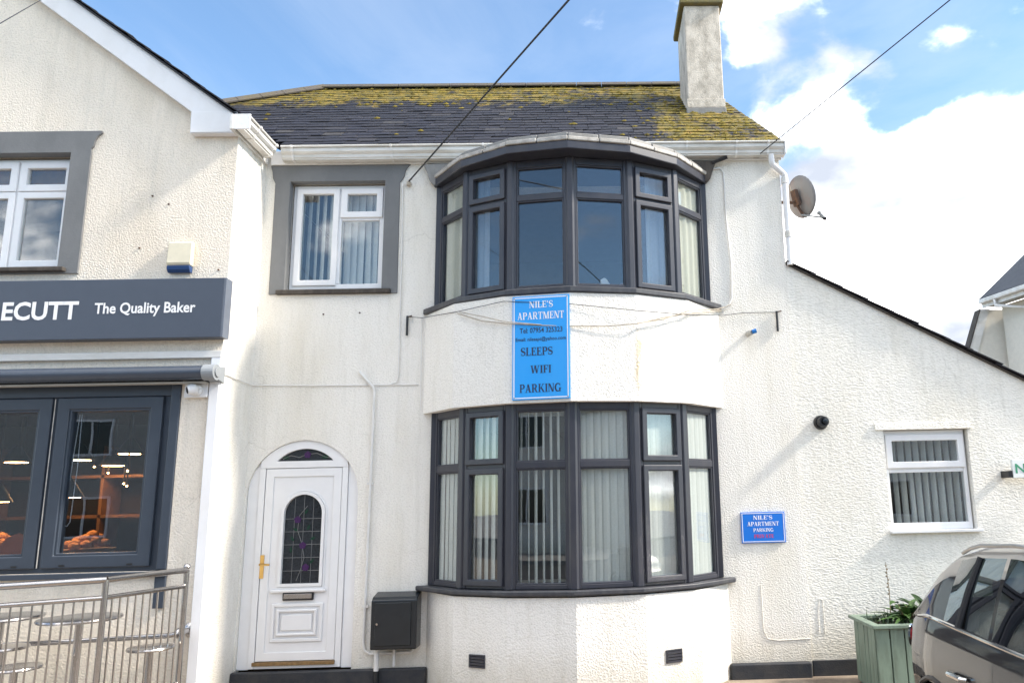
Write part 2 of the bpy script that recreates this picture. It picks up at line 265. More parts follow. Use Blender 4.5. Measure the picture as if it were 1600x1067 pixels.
# ------------------------------------------------------------------ mesh helpers
class MB:
    def __init__(s): s.v = []; s.f = []
    def add(s, vs, fs):
        o = len(s.v); s.v += [tuple(v) for v in vs]; s.f += [tuple(i+o for i in f) for f in fs]; return s
    def obox(s, o, a, b, c):
        o, a, b, c = map(Vector, (o, a, b, c))
        if a.cross(b).dot(c) < 0: a, b = b, a
        V = [o, o+a, o+a+b, o+b, o+c, o+a+c, o+a+b+c, o+b+c]
        return s.add(V, [(3, 2, 1, 0), (4, 5, 6, 7), (0, 1, 5, 4), (1, 2, 6, 5), (2, 3, 7, 6), (3, 0, 4, 7)])
    def box(s, x0, x1, y0, y1, z0, z1):
        return s.obox((x0, y0, z0), (x1-x0, 0, 0), (0, y1-y0, 0), (0, 0, z1-z0))
    def plate(s, outer, holes, fn, ext):
        """flat shape with holes in 2-D, mapped by fn to 3-D and thickened by the vector ext (away from the front face)"""
        loops = [outer]+list(holes); tri = tessellate_polygon([[Vector((x, y, 0)) for x, y in l] for l in loops])
        P = [Vector(fn(x, y)) for l in loops for x, y in l]; ext = Vector(ext); n = len(P)
        t0 = tri[0]; nn = (P[t0[1]]-P[t0[0]]).cross(P[t0[2]]-P[t0[0]])
        flip = nn.dot(ext) > 0
        F = [(c, b, a) if flip else (a, b, c) for a, b, c in tri] + [(a+n, b+n, c+n) if flip else (c+n, b+n, a+n) for a, b, c in tri]
        k = 0
        for l in loops:
            m = len(l); ar = sum(l[i][0]*l[(i+1) % m][1]-l[(i+1) % m][0]*l[i][1] for i in range(m))
            for i in range(m):
                a, b = k+i, k+(i+1) % m
                F.append((a, b, b+n, a+n))
            k += m
        return s.add(P+[p+ext for p in P], F)
    def tube(s, path, r, n=8, caps=True):
        path = [Vector(p) for p in path]; rs = r if isinstance(r, (list, tuple)) else [r]*len(path); o = len(s.v); up = None
        for i, p in enumerate(path):
            t = (path[min(i+1, len(path)-1)]-path[max(i-1, 0)]).normalized()
            if up is None: up = t.orthogonal().normalized()
            a = (up-t*up.dot(t)).normalized(); up = a; b = t.cross(a)
            s.v += [tuple(p+(a*math.cos(2*math.pi*k/n)+b*math.sin(2*math.pi*k/n))*rs[i]) for k in range(n)]
        for i in range(len(path)-1):
            for k in range(n): s.f.append((o+i*n+k, o+i*n+(k+1) % n, o+(i+1)*n+(k+1) % n, o+(i+1)*n+k))
        if caps:
            s.f.append(tuple(o+k for k in reversed(range(n)))); e = o+(len(path)-1)*n; s.f.append(tuple(e+k for k in range(n)))
        return s
    def lathe(s, prof, c, ax=(0, 0, 1), n=20):
        ax = Vector(ax).normalized(); a = ax.orthogonal().normalized(); b = ax.cross(a); c = Vector(c); o = len(s.v)
        for r, h in prof: s.v += [tuple(c+ax*h+(a*math.cos(2*math.pi*k/n)+b*math.sin(2*math.pi*k/n))*max(r, 1e-4)) for k in range(n)]
        for i in range(len(prof)-1):
            for k in range(n): s.f.append((o+i*n+k, o+i*n+(k+1) % n, o+(i+1)*n+(k+1) % n, o+(i+1)*n+k))
        s.f.append(tuple(o+k for k in reversed(range(n)))); e = o+(len(prof)-1)*n; s.f.append(tuple(e+k for k in range(n)))
        return s
    def prism(s, poly, fn, ext): return s.plate(poly, [], fn, ext)
    def build(s, name, mat, parent=None, smooth=False, bevel=0, pivot=None, seg=2):
        me = bpy.data.meshes.new(name); P = pivot
        if P is None:
            xs, ys, zs = zip(*s.v); P = ((min(xs)+max(xs))/2, (min(ys)+max(ys))/2, min(zs))
        P = Vector(P); me.from_pydata([tuple(Vector(v)-P) for v in s.v], [], s.f); me.validate()
        bm = bmesh.new(); bm.from_mesh(me); bmesh.ops.recalc_face_normals(bm, faces=bm.faces[:]); bm.to_mesh(me); bm.free()
        me.materials.append(MT[mat] if isinstance(mat, str) else mat)
        if smooth:
            me.shade_smooth()
            try: me.set_sharp_from_angle(angle=math.radians(42))
            except Exception: pass
        o = bpy.data.objects.new(name, me); COL.objects.link(o); place(o, P, parent)
        if bevel:
            b = o.modifiers.new('bevel', 'BEVEL'); b.width = bevel; b.segments = seg; b.limit_method = 'ANGLE'; b.angle_limit = math.radians(40)
            me.shade_smooth(); me.set_sharp_from_angle(angle=math.radians(7)); b.harden_normals = True
        return o
WL = {}
def place(o, P, parent=None):
    WL[o.name] = Vector(P)
    if parent: o.parent = parent; o.location = Vector(P)-WL[parent.name]
    else: o.location = P
def tag(o, label, cat, group=None):
    o['label'] = label; o['category'] = cat
    if group: o['group'] = group
    return o
def thing(name, label, cat, loc, group=None):
    o = bpy.data.objects.new(name, None); o.empty_display_size = .1; COL.objects.link(o); place(o, loc); return tag(o, label, cat, group)
def struct(o): o['kind'] = 'structure'; return o
def stuff(o): o['kind'] = 'stuff'; return o
def copy_tree(o, parent=None, delta=(0, 0, 0)):
    kids = list(o.children); c = o.copy(); COL.objects.link(c); c.parent = parent
    if parent is None: c.location = o.location+Vector(delta)
    for k in kids: copy_tree(k, c)
    return c
def copies_of(src, loc, parent, rot=None, scale=None):
    c = src.copy(); COL.objects.link(c); c.parent = parent
    place(c, loc, parent)
    if rot is not None: c.rotation_euler = rot
    if scale is not None: c.scale = scale
    return c
XZ = lambda y: (lambda a, b: (a, y, b))
def arc(cx, cy, rx, ry, a0, a1, n): return [(cx+rx*math.cos(math.radians(a0+(a1-a0)*i/n)), cy+ry*math.sin(math.radians(a0+(a1-a0)*i/n))) for i in range(n+1)]
def rect(x0, x1, z0, z1): return [(x0, z0), (x1, z0), (x1, z1), (x0, z1)]
def frame_ring(mb, x0, x1, z0, z1, w, y0, y1, wt=None, wb=None):
    wt = wt or w; wb = wb or w
    mb.plate(rect(x0, x1, z0, z1), [rect(x0+w, x1-w, z0+wb, z1-wt)], XZ(y0), (0, y1-y0, 0))
def pane(x0, x1, z0, z1, y, parent, mat='glass'):
    return MB().box(x0, x1, y, y+.006, z0, z1).build('pane', mat, parent)
# ------------------------------------------------------------------ lettering
def font_text(txt, bold=0.0):
    cu = bpy.data.curves.new('lettering', 'FONT'); cu.body = txt; cu.size = 1; cu.offset = bold; cu.resolution_u = 3
    ob = bpy.data.objects.new('lettering', cu); COL.objects.link(ob); dg = bpy.context.evaluated_depsgraph_get(); dg.update()
    me = bpy.data.meshes.new_from_object(ob.evaluated_get(dg)); V = [v.co.copy() for v in me.vertices]; F = [tuple(p.vertices) for p in me.polygons]
    bpy.data.objects.remove(ob); bpy.data.curves.remove(cu); bpy.data.meshes.remove(me)
    return [(v.x, v.y) for v in V], F
def quadline(x0, y0, x1, y1, w):      # a slanted stroke whose ends are cut level
    return [(x0-w/2, y0), (x0+w/2, y0), (x1+w/2, y1), (x1-w/2, y1)]
def strip(pts, w):
    out = []; n = len(pts)
    ws = w if callable(w) else (lambda t: w)
    L, R = [], []
    for i, (x, y) in enumerate(pts):
        a = pts[max(0, i-1)]; b = pts[min(n-1, i+1)]; tx, ty = b[0]-a[0], b[1]-a[1]; l = math.hypot(tx, ty) or 1; ww = ws(i/(n-1))/2
        L.append((x-ty/l*ww, y+tx/l*ww)); R.append((x+ty/l*ww, y-tx/l*ww))
    for i in range(n-1): out.append([R[i], R[i+1], L[i+1], L[i]])
    return out
def serif_glyph(ch):
    T, t, s, h = .19, .075, .075, .055
    def stem(x, w=T, y0=0, y1=1, top=1, bot=1):
        q = [rect(x, x+w, y0, y1)]
        if bot: q.append(rect(x-s, x+w+s, y0, y0+h))
        if top: q.append(rect(x-s, x+w+s, y1-h, y1))
        return q
    if ch == 'I': return stem(s), T+2*s
    if ch == 'L': return stem(s)+[rect(s+T, .64, 0, t), rect(.64-.06, .64, 0, .30)], .66
    if ch in 'EF':
        q = stem(s, bot=1)+[rect(s+T, .62, 1-t, 1), rect(.56, .62, .72, 1), rect(s+T, .50, .48, .48+t), rect(.44, .50, .36, .66)]
        if ch == 'E': q += [rect(s+T, .66, 0, t), rect(.60, .66, 0, .30)]
        return q, .68 if ch == 'E' else .63
    if ch == 'N': return stem(s+.02, t)+[rect(.70, .70+t, 0, 1), rect(.62, .86, 1-h, 1), quadline(.17, 1, .68, 0, .22)], .87
    if ch == 'T': return [rect(.27, .27+T, 0, 1), rect(.18, .55, 0, h), rect(0, .73, 1-t, 1), rect(0, .06, .70, 1), rect(.67, .73, .70, 1)], .74
    if ch == 'A': return [quadline(.16, 0, .42, 1, .08), quadline(.70, 0, .43, 1, .20), rect(.24, .62, .30, .30+t), rect(.02, .30, 0, h), rect(.54, .88, 0, h)], .88
    if ch == 'V': return [quadline(.45, 0, .18, 1, .20), quadline(.47, 0, .72, 1, .08), rect(.02, .34, 1-h, 1), rect(.58, .86, 1-h, 1)], .87
    if ch == 'W': return [quadline(.36, 0, .17, 1, .18), quadline(.38, 0, .62, 1, .08), quadline(.84, 0, .64, 1, .18), quadline(.86, 0, 1.08, 1, .08), rect(.02, .34, 1-h, 1), rect(.50, .80, 1-h, 1), rect(.96, 1.22, 1-h, 1)], 1.23
    if ch == 'M': return [rect(.10, .10+t, 0, 1), rect(.0, .28, 0, h), rect(0, .2, 1-h, 1), quadline(.54, 0, .22, 1, .20), quadline(.54, 0, .84, 1, .08), rect(.80, .80+T, 0, 1), rect(.72, 1.07, 0, h), rect(.86, 1.07, 1-h, 1)], 1.08
    if ch == 'K': return stem(s)+[quadline(.34, .42, .70, 1, .09), quadline(.76, 0, .40, .56, .21), rect(.58, .84, 1-h, 1), rect(.60, .90, 0, h)], .90
    if ch in 'PR':
        q = stem(s)+strip([(s+T-.02, .96)]+[(x, y) for x, y in arc(.42, .72, .20, .24, 90, -90, 10)]+[(s+T-.02, .48)], lambda k: .08+.12*math.sin(math.pi*k)**2)
        if ch == 'R': q += [quadline(.70, 0, .44, .48, .20), rect(.66, .86, 0, h)]
        return q, .86 if ch == 'R' else .70
    if ch == 'G': return strip(arc(.46, .5, .37, .46, 45, 320, 18), lambda k: .08+.13*math.sin(math.pi*k)**2)+[rect(.64, .64+.17, .0, .42), rect(.54, .90, .38, .44), rect(.70, .76, .66, .98)], .90
    if ch == 'S':
        p = arc(.34, .74, .24, .22, 30, 250, 10)+arc(.34, .26, .26, .22, 70, -150, 10)
        return strip(p, lambda k: .075+.14*math.sin(math.pi*k)**4)+[rect(.54, .59, .68, .98), rect(.06, .11, .02, .34)], .66
    if ch == "'": return [[(.06, .66), (.12, .66), (.18, 1), (.02, 1)]], .22
    return [], .34
def serif_text(txt):
    V, F, x = [], [], 0
    for ch in txt:
        q, w = serif_glyph(ch)
        for poly in q:
            o = len(V); V += [(px+x, py) for px, py in poly]; F.append(tuple(range(o, o+len(poly))))
        x += w+.06
    return V, F
def lettering(lines, *a, **k):
    for l in lines: letter_line([l], *a, **k)
def letter_line(lines, o, r, u, name, mat, parent, serif=False, proud=.002):
    """lines: (text, left, bottom, width, height, bold) measured on the plate from origin o along r and u"""
    mb = MB(); o, r, u = Vector(o), Vector(r).normalized(), Vector(u).normalized(); n = r.cross(u); k = 0
    for txt, x, y, w, h, bold in lines:
        V, F = serif_text(txt) if serif else font_text(txt, bold)
        xs = [v[0] for v in V]; ys = [v[1] for v in V]; sx = w/(max(xs)-min(xs)); cap = 1.0 if serif else .73
        sy = h/cap; x0 = min(xs)
        if serif:
            for f in F:
                d = proud+.00012*(k % 9); k += 1; P = [o+r*(x+(V[i][0]-x0)*sx)+u*(y+V[i][1]*sy)+n*d for i in f]; mb.add(P, [tuple(range(len(P)))])
        else: mb.add([o+r*(x+(a-x0)*sx)+u*(y+b*sy)+n*proud for a, b in V], F)
    return mb.build(name, mat, parent)
# ================================================================== ground and setting
def setting():
    b = MB().box(-90, 90, -9.6, 90, -.3, 0); struct(b.build('ground', 'ground'))
    struct(MB().box(-90, 90, -16.5, -9.6, -.42, -.12).build('road', 'asphalt'))
    struct(MB().box(-90, 90, -90, -16.5, -.3, 0).build('pavement', 'paving'))
    struct(MB().box(-12, -3.9, -3.4, -.72, 0, .2).build('terrace', 'paving', bevel=.01))
setting()
# ================================================================== the white house
HOUSE = thing('house', 'white roughcast house with two stacked dark bay windows and a mossy slate roof', 'house', (-.76, .5, 0))
BXC = -.24
def offs(o, xc=BXC): return [(xc-o[0][0], o[0][1]), (xc-o[1][0], o[1][1]), (xc-o[2][0], o[2][1]), (xc, o[3][1]), (xc+o[2][0], o[2][1]), (xc+o[1][0], o[1][1]), (xc+o[0][0], o[0][1])]
SK_U = offs([(1.60, 0), (1.20, -.50), (.66, -.77), (0, -.885)])
SK_L = offs([(1.535, 0), (1.19, -.46), (.645, -.73), (0, -.845)], -.215)
WP = offs([(1.48, -.03), (1.12, -.44), (.62, -.69), (0, -.80)], -.232)
RP = offs([(1.53, -.05), (1.145, -.56), (.635, -.88), (0, -1.01)])
def ring_poly(p, y=.03): return [(p[0][0], y)]+list(p)+[(p[-1][0], y)]
def grow(p, d):
    """move every vertex of the open bay polygon outwards by d"""
    out = []
    for i, (x, y) in enumerate(p):
        ns = []
        for a, b in ((i-1, i), (i, i+1)):
            if a < 0 or b >= len(p): continue
            t = Vector((p[b][0]-p[a][0], p[b][1]-p[a][1])).normalized(); ns.append(Vector((t.y, -t.x)))
        n = sum(ns, Vector((0, 0))).normalized(); k = d/max(.5, n.dot(ns[0])); out.append((x+n.x*k, y+n.y*k))
    return out
def house_walls():
    door = [(-2.49, .02), (-2.49, 1.90)]+arc(-3.065, 1.90, .575, .575, 0, 180, 24)[1:-1]+[(-3.64, 1.90), (-3.64, .02)]
    holes = [rect(-3.380, -2.319, 4.094, 5.362), rect(-1.66, 1.20, .98, 2.70), rect(-1.66, 1.20, 3.88, 5.24), door]
    MB().plate(rect(-3.66, 2.14, 0, 5.70), holes, XZ(0), (0, .26, 0)).build('wall', 'white', HOUSE)
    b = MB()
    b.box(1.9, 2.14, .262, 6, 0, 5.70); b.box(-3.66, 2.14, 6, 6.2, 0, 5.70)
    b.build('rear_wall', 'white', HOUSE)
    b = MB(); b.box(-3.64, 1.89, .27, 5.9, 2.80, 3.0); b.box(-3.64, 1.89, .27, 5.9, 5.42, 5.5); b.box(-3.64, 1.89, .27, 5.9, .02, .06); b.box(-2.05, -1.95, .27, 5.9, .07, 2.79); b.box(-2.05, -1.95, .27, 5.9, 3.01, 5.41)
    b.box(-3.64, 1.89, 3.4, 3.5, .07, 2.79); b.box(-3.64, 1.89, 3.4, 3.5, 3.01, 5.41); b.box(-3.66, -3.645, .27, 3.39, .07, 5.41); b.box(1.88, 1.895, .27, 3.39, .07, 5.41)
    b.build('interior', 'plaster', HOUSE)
    MB().prism(ring_poly(SK_L), lambda x, y: (x, y, -.05), (0, 0, .965)).build('bay_wall', 'skirt', HOUSE)
    MB().prism(ring_poly(SK_U), lambda x, y: (x, y, 2.725), (0, 0, 1.07)).build('bay_wall', 'skirt2', HOUSE)
    # painted plinths
    b = MB().box(-3.655, -1.735, -.07, -.003, -.05, .20); b.build('plinth', 'plinth', HOUSE, bevel=.015)
    b = MB().box(1.30, 2.12, -.075, -.003, -.05, .15); b.build('plinth', 'plinth', HOUSE, bevel=.02)
house_walls()
class Facet:
    def __init__(s, a, b):
        s.a = Vector((a[0], a[1], 0)); e = Vector((b[0]-a[0], b[1]-a[1], 0)); s.L = e.length; s.t = e/s.L; s.n = Vector((s.t.y, -s.t.x, 0))
    def p(s, x, d, z): return s.a+s.t*x+s.n*d+Vector((0, 0, z))
    def box(s, mb, x0, x1, d0, d1, z0, z1): return mb.obox(s.p(x0, d0, z0), s.t*(x1-x0), s.n*(d1-d0), (0, 0, z1-z0))
    def ring(s, mb, x0, x1, z0, z1, w, d0, d1, wb=None):
        return mb.plate(rect(x0, x1, z0, z1), [rect(x0+w, x1-w, z0+(wb or w), z1-w)], lambda a, b: s.p(a, d1, b), s.n*(d0-d1))
def bay_window(z0, zt0, zt1, z1):
    """z0..z1 frame, transom between zt0 and zt1"""
    fr = MB(); parts = []
    for i, (a, b) in enumerate(zip(WP[:-1], WP[1:])):
        F = Facet(a, b); casement = i in (1, 4)
        e0 = .036 if i else .03; e1 = .036 if i < 5 else .03
        w = .026 if i in (0, 5) else .032
        x0, x1 = e0, F.L-e1
        F.box(fr, x0, x0+w, -.07, 0, z0, z1); F.box(fr, x1-w, x1, -.07, 0, z0, z1)
        F.box(fr, x0+w, x1-w, -.07, -.002, z0, z0+.04); F.box(fr, x0+w, x1-w, -.07, -.002, z1-.075, z1); F.box(fr, x0+w, x1-w, -.07, -.003, zt0, zt1)
        parts.append((F, x0+w, x1-w, casement))
    for i, (x, y) in enumerate(WP):     # corner posts
        n = Vector((x-BXC, y-1.2, 0)).normalized() if 0 < i < 6 else Vector((-1 if i == 0 else 1, 0, 0)); t = Vector((-n.y, n.x, 0))
        if 0 < i < 6:
            prof = [(-.048, -.08), (-.048, -.010), (-.026, .012), (.026, .012), (.048, -.010), (.048, -.08)]
            fr.prism(prof, lambda a, b: Vector((x, y, z0-.001))+t*a+n*b, (0, 0, z1-z0+.002))
        else:
            fr.box(x-.03, x+.03, y-.012, .05, z0-.001, z1+.001)
    win = fr.build('bay_window', 'dark', HOUSE, bevel=.006)
    for F, x0, x1, cas in parts:
        for za, zb in ((z0+.04, zt0), (zt1, z1-.075)):
            if cas:
                s = MB(); F.ring(s, x0-.012, x1+.012, za-.014, zb+.014, .058, -.045, .026); s.build('sash', 'dark', win, bevel=.010)
                g = MB(); F.box(g, x0+.035, x1-.035, -.030, -.024, za+.03, zb-.03)
            else:
                s = MB(); F.ring(s, x0-.004, x1+.004, za-.004, zb+.004, .02, -.055, -.012); s.build('glazing_bead', 'dark', win, bevel=.008)
                g = MB(); F.box(g, x0+.004, x1-.004, -.042, -.036, za+.004, zb-.004)
            g.build('pane', 'glass', win)
    return win
WIN_L = bay_window(.985, 2.10, 2.165, 2.735)
WIN_U = bay_window(3.865, 4.82, 4.878, 5.26)
def bay_trim():
    # projecting sills that follow the bay
    gl = grow(WP, .085); gl = [(gl[0][0]-.09, -.045)]+gl[1:6]+[(gl[6][0]+.09, -.045)]
    MB().prism(ring_poly(gl, .0-.002), lambda x, y: (x, y, .932), (0, 0, .048)).build('sill', 'sill', WIN_L, bevel=.014)
    gu = grow(WP, .105); gu = [(gu[0][0]-.07, -.03)]+gu[1:6]+[(gu[6][0]+.07, -.03)]
    MB().prism(ring_poly(gu, -.002), lambda x, y: (x, y, 3.80), (0, 0, .062)).build('sill', 'sill', WIN_U, bevel=.022)
    # fascia and lead roof
    MB().prism(ring_poly(RP, -.002), lambda x, y: (x, y, 5.262), (0, 0, .088)).build('bay_fascia', 'dark', HOUSE, bevel=.012)
    rp2 = grow(RP, .014); rp3 = grow(RP, -.028)
    roof = MB().prism(ring_poly(grow(RP, -.05), -.002), lambda x, y: (x, y, 5.352), (0, 0, .10)).build('bay_roof', 'lead', HOUSE)
    for i in range(6):
        for (P, za, zb, inn, mat) in ((rp2, 5.352, 5.398, .05, 'leadpale'), (rp3, 5.398, 5.452, .08, 'lead')):
            F = Facet(P[i], P[i+1]); s = MB(); n = 2
            for k in range(n):
                x0 = F.L*k/n+.003; x1 = F.L*(k+1)/n-.003
                q = MB(); dz = random.uniform(-.004, .004)
                F.box(q, x0, x1, -inn, random.uniform(-.004, .004), za+dz, zb+dz); q.build('lead_sheet', mat, roof, bevel=.012)
    pr = grow(RP, -.06); up = [(BXC+(x-BXC)*.62, y*.45+.0) for x, y in pr]
    b = MB(); n = len(pr)
    V = [(x, y, 5.44) for x, y in pr]+[(x, min(y, -.004), 5.555) for x, y in up]
    b.add(V, [(i, i+1, n+i+1, n+i) for i in range(n-1)]+[tuple(range(n, 2*n))]); b.build('lead_sheet', 'lead', roof)
    for sx, x in ((-1, RP[0][0]), (1, RP[6][0])):
        b = MB(); prof = [(0, 5.27), (sx*.05, 5.33), (sx*.07, 5.40), (sx*.12, 5.52), (-sx*.35, 5.535), (-sx*.35, 5.38)]
        b.prism([(x+px, pz) for px, pz in prof], XZ(-.075), (0, .07, 0)); b.build('corbel', 'timber' if sx > 0 else 'lead', HOUSE, bevel=.006)
bay_trim()
def house_small_window():
    out = [(-3.541, 4.057), (-2.151, 4.051), (-2.159, 5.333), (-2.13, 5.37), (-2.112, 5.41), (-2.10, 5.47), (-2.072, 5.52), (-2.045, 5.548), (-3.605, 5.548), (-3.585, 5.48), (-3.575, 5.40), (-3.545, 5.34)]
    MB().plate(out, [rect(-3.374, -2.325, 4.02, 5.355)] if False else [rect(-3.374, -2.325, 4.1, 5.355)], XZ(-.018), (0, .10, 0)).build('window_surround', 'surround', HOUSE, bevel=.008)
    w = MB(); x0, x1, z0, z1, y = -3.365, -2.343, 4.135, 5.34, .085
    frame_ring(w, x0, x1, z0, z1, .055, y, y+.07); w.box(-2.868, -2.818, y+.001, y+.069, z0+.055, z1-.055); w.box(-2.818, x1-.055, y+.002, y+.068, 4.925, 4.985)
    win = w.build('window', 'upvc', HOUSE, bevel=.007)
    s = MB(); frame_ring(s, -3.325, -2.85, 4.17, 5.305, .066, y-.022, y+.04); s.build('sash', 'upvc', win, bevel=.009)
    s = MB(); frame_ring(s, -2.832, -2.362, 4.955, 5.305, .072, y-.022, y+.04); s.build('sash', 'upvc', win, bevel=.009)
    pane(-3.27, -2.90, 4.22, 5.25, y+.012, win); pane(-2.77, -2.42, 5.01, 5.25, y+.012, win); pane(-2.81, -2.39, 4.185, 4.93, y+.02, win)
    MB().box(-3.455, -2.218, -.05, .084, 4.05, 4.099).build('sill', 'timber', win, bevel=.008)
house_small_window()
def house_door():
    # white panels that fill the arch either side of the frame
    P = [(-3.64, .205), (-3.522, .205), (-3.522, 2.262)]+[(-2.608, 2.262), (-2.608, .205), (-2.492, .205), (-2.492, 1.90)]+arc(-3.065, 1.90, .573, .573, 0, 180, 28)[1:-1]+[(-3.64, 1.90)]
    arc_out = arc(-3.065, 1.90, .573, .573, 0, 180, 28)
    fan = arc(-3.059, 1.985, .402, .402, 43.5, 136.5, 16)
    b = MB()
    b.plate([(-3.64, .205), (-3.524, .205), (-3.524, 2.245)]+[p for p in reversed(arc_out) if p[0] < -3.53 ][::-1][::1] if False else [(-3.64, .205), (-3.524, .205), (-3.524, 2.24), (-3.58, 2.165), (-3.625, 2.05), (-3.638, 1.93)], [], XZ(.035), (0, .05, 0))
    b.plate([(-2.606, .205), (-2.492, .205), (-2.492, 1.93), (-2.512, 2.06), (-2.555, 2.165), (-2.606, 2.24)], [], XZ(.035), (0, .05, 0))
    b.build('door_surround', 'upvc', HOUSE, bevel=.006)
    f = MB()
    top = [p for p in arc_out if -3.522 <= p[0] <= -2.608]
    f.plate([(-3.522, 2.19), (-2.608, 2.19)]+top, [fan], XZ(.020), (0, .07, 0))
    f.box(-3.522, -3.462, .02, .09, .215, 2.189); f.box(-2.666, -2.608, .02, .09, .215, 2.189)
    f.box(-3.462, -2.666, .022, .09, .215, .245)
    frame = f.build('door_frame', 'upvc', HOUSE, bevel=.006)
    g = MB().plate(arc(-3.059, 1.985, .405, .405, 43.5, 136.5, 16), [], XZ(.05), (0, .006, 0)); fg = g.build('fanlight', 'doorglass', frame)
    MB().box(-3.475, -2.66, -.004, .06, .246, .279).build('threshold', 'oak', frame, bevel=.004)
    d = MB(); gl = [(-3.247, 1.025), (-2.860, 1.025), (-2.860, 1.72)]+arc(-3.0535, 1.72, .1935, .195, 0, 180, 20)[1:-1]+[(-3.247, 1.72)]
    d.plate(rect(-3.458, -2.670, .282, 2.186), [gl], XZ(.040), (0, .045, 0))
    leaf = d.build('front_door', 'upvc', HOUSE)
    m = MB(); frame_ring(m, -3.457, -2.671, .283, 2.185, .086, .026, .039); m.build('moulding', 'upvc', leaf, bevel=.012)
    def archring(o, w, y0, y1):
        ou = [(-3.247-o-w, 1.025-o), (-2.860+o+w, 1.025-o), (-2.860+o+w, 1.72)]+arc(-3.0535, 1.72, .1935+o+w, .195+o+w, 0, 180, 20)[1:-1]+[(-3.247-o-w, 1.72)]
        inn = [(-3.247-o, 1.026-o), (-2.860+o, 1.026-o), (-2.860+o, 1.72)]+arc(-3.0535, 1.72, .1935+o, .195+o, 0, 180, 20)[1:-1]+[(-3.247-o, 1.72)]
        ou[0] = (ou[0][0], 1.025-o-.03); ou[1] = (ou[1][0], 1.025-o-.03)
        return MB().plate(ou, [inn], XZ(y0), (0, y1-y0, 0))
    archring(0, .032, .018, .039).build('moulding', 'upvc', leaf, bevel=.012)
    archring(.034, .018, .030, .0392).build('moulding', 'upvc', leaf, bevel=.006)
    MB().box(-3.345, -2.785, .005, .039, .94, .972).build('moulding', 'upvc', leaf, bevel=.012)
    for (a, b_, c, d_, w, y) in ((-3.325, -2.805, .462, .835, .035, .024), (-3.268, -2.862, .52, .778, .03, .014)):
        m = MB(); frame_ring(m, a, b_, c, d_, w, y, .0395); m.build('moulding', 'upvc', leaf, bevel=.014)
    MB().box(-3.22, -2.91, .022, .0395, .572, .726).build('moulding', 'upvc', leaf, bevel=.012)
    MB().plate(gl, [], XZ(.060), (0, .008, 0)).build('pane', 'doorglass', leaf)
    # leaded flowers
    L = MB(); y = .056
    for x in (-3.15, -3.055, -2.96): L.tube([(x, y, 1.03), (x, y, 1.72+math.sqrt(max(.0, .19**2-(x+3.0535)**2)))], .0026, 5)
    for z in (1.15, 1.28, 1.41, 1.54, 1.67): L.tube([(-3.243, y, z), (-2.864, y, z)], .0026, 5)
    curve = [(-3.10, y-.003, 1.05), (-3.06, y-.003, 1.16), (-3.03, y-.003, 1.28), (-3.06, y-.003, 1.42), (-3.11, y-.003, 1.55), (-3.10, y-.003, 1.70), (-3.02, y-.003, 1.80)]
    L.tube(curve, .003, 6)
    L.tube([(-3.30, .046, 2.285), (-3.22, .046, 2.32), (-3.13, .046, 2.30), (-3.05, .046, 2.33), (-2.95, .046, 2.34), (-2.86, .046, 2.30), (-2.80, .046, 2.29)], .004, 6)
    L.build('leaded_pattern', 'lead_line', leaf)
    def petals(c, r, yy, mat, par):
        for k in range(5):
            a = 2*math.pi*k/5+.3; q = MB(); cx, cz = c[0]+r*.55*math.cos(a), c[1]+r*.55*math.sin(a)
            q.plate(arc(cx, cz, r*.5, r*.5, 0, 324, 9), [], XZ(yy-.0006*k), (0, .002, 0)); q.build('petal', mat, par)
    for c in ((-3.115, 1.66), (-3.05, 1.40), (-3.01, 1.18)): petals(c, .036, .050, 'purple', leaf)
    petals((-3.045, 2.325), .036, .042, 'purple', fg)
    for cx, cz, rot in ((-3.03, 1.74, .9), (-3.13, 1.56, -.5), (-2.95, 1.47, .4), (-3.16, 1.47, 2.2), (-3.17, 1.36, 1.6), (-2.95, 1.24, .8), (-3.0, 1.58, 1.2)):
        q = MB(); q.plate([(cx+.032*math.cos(rot)*u-.014*math.sin(rot)*v, cz+.032*math.sin(rot)*u+.014*math.cos(rot)*v) for u, v in ((-1, 0), (-.4, .8), (.3, .8), (1, 0), (.3, -.8), (-.4, -.8))], [], XZ(.051), (0, .002, 0)); q.build('leaf_motif', 'leafglass', leaf)
    for cx, cz in ((-3.27, 2.30), (-2.86, 2.30)):
        q = MB(); q.plate(arc(cx, cz, .035, .018, 0, 330, 11), [], XZ(.043), (0, .002, 0)); q.build('leaf_motif', 'leafglass', fg)
    h = MB().box(-3.46, -3.422, .016, .0255, 1.085, 1.315); h.tube([(-3.442, .02, 1.225), (-3.442, -.035, 1.225), (-3.43, -.045, 1.225), (-3.34, -.045, 1.222)], .011, 8); h.lathe([(.012, 0), (.012, .006)], (-3.441, .016, 1.14), (0, -1, 0), 10)
    h.build('handle', 'brass', leaf, smooth=True)
    MB().box(-3.215, -2.903, .012, .0395, .862, .944).build('letterbox', 'black', leaf, bevel=.01)
    MB().box(-3.200, -2.918, .006, .0118, .880, .928).build('letter_flap', 'steel', leaf, bevel=.004)
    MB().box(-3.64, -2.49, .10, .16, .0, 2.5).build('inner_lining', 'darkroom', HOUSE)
house_door()
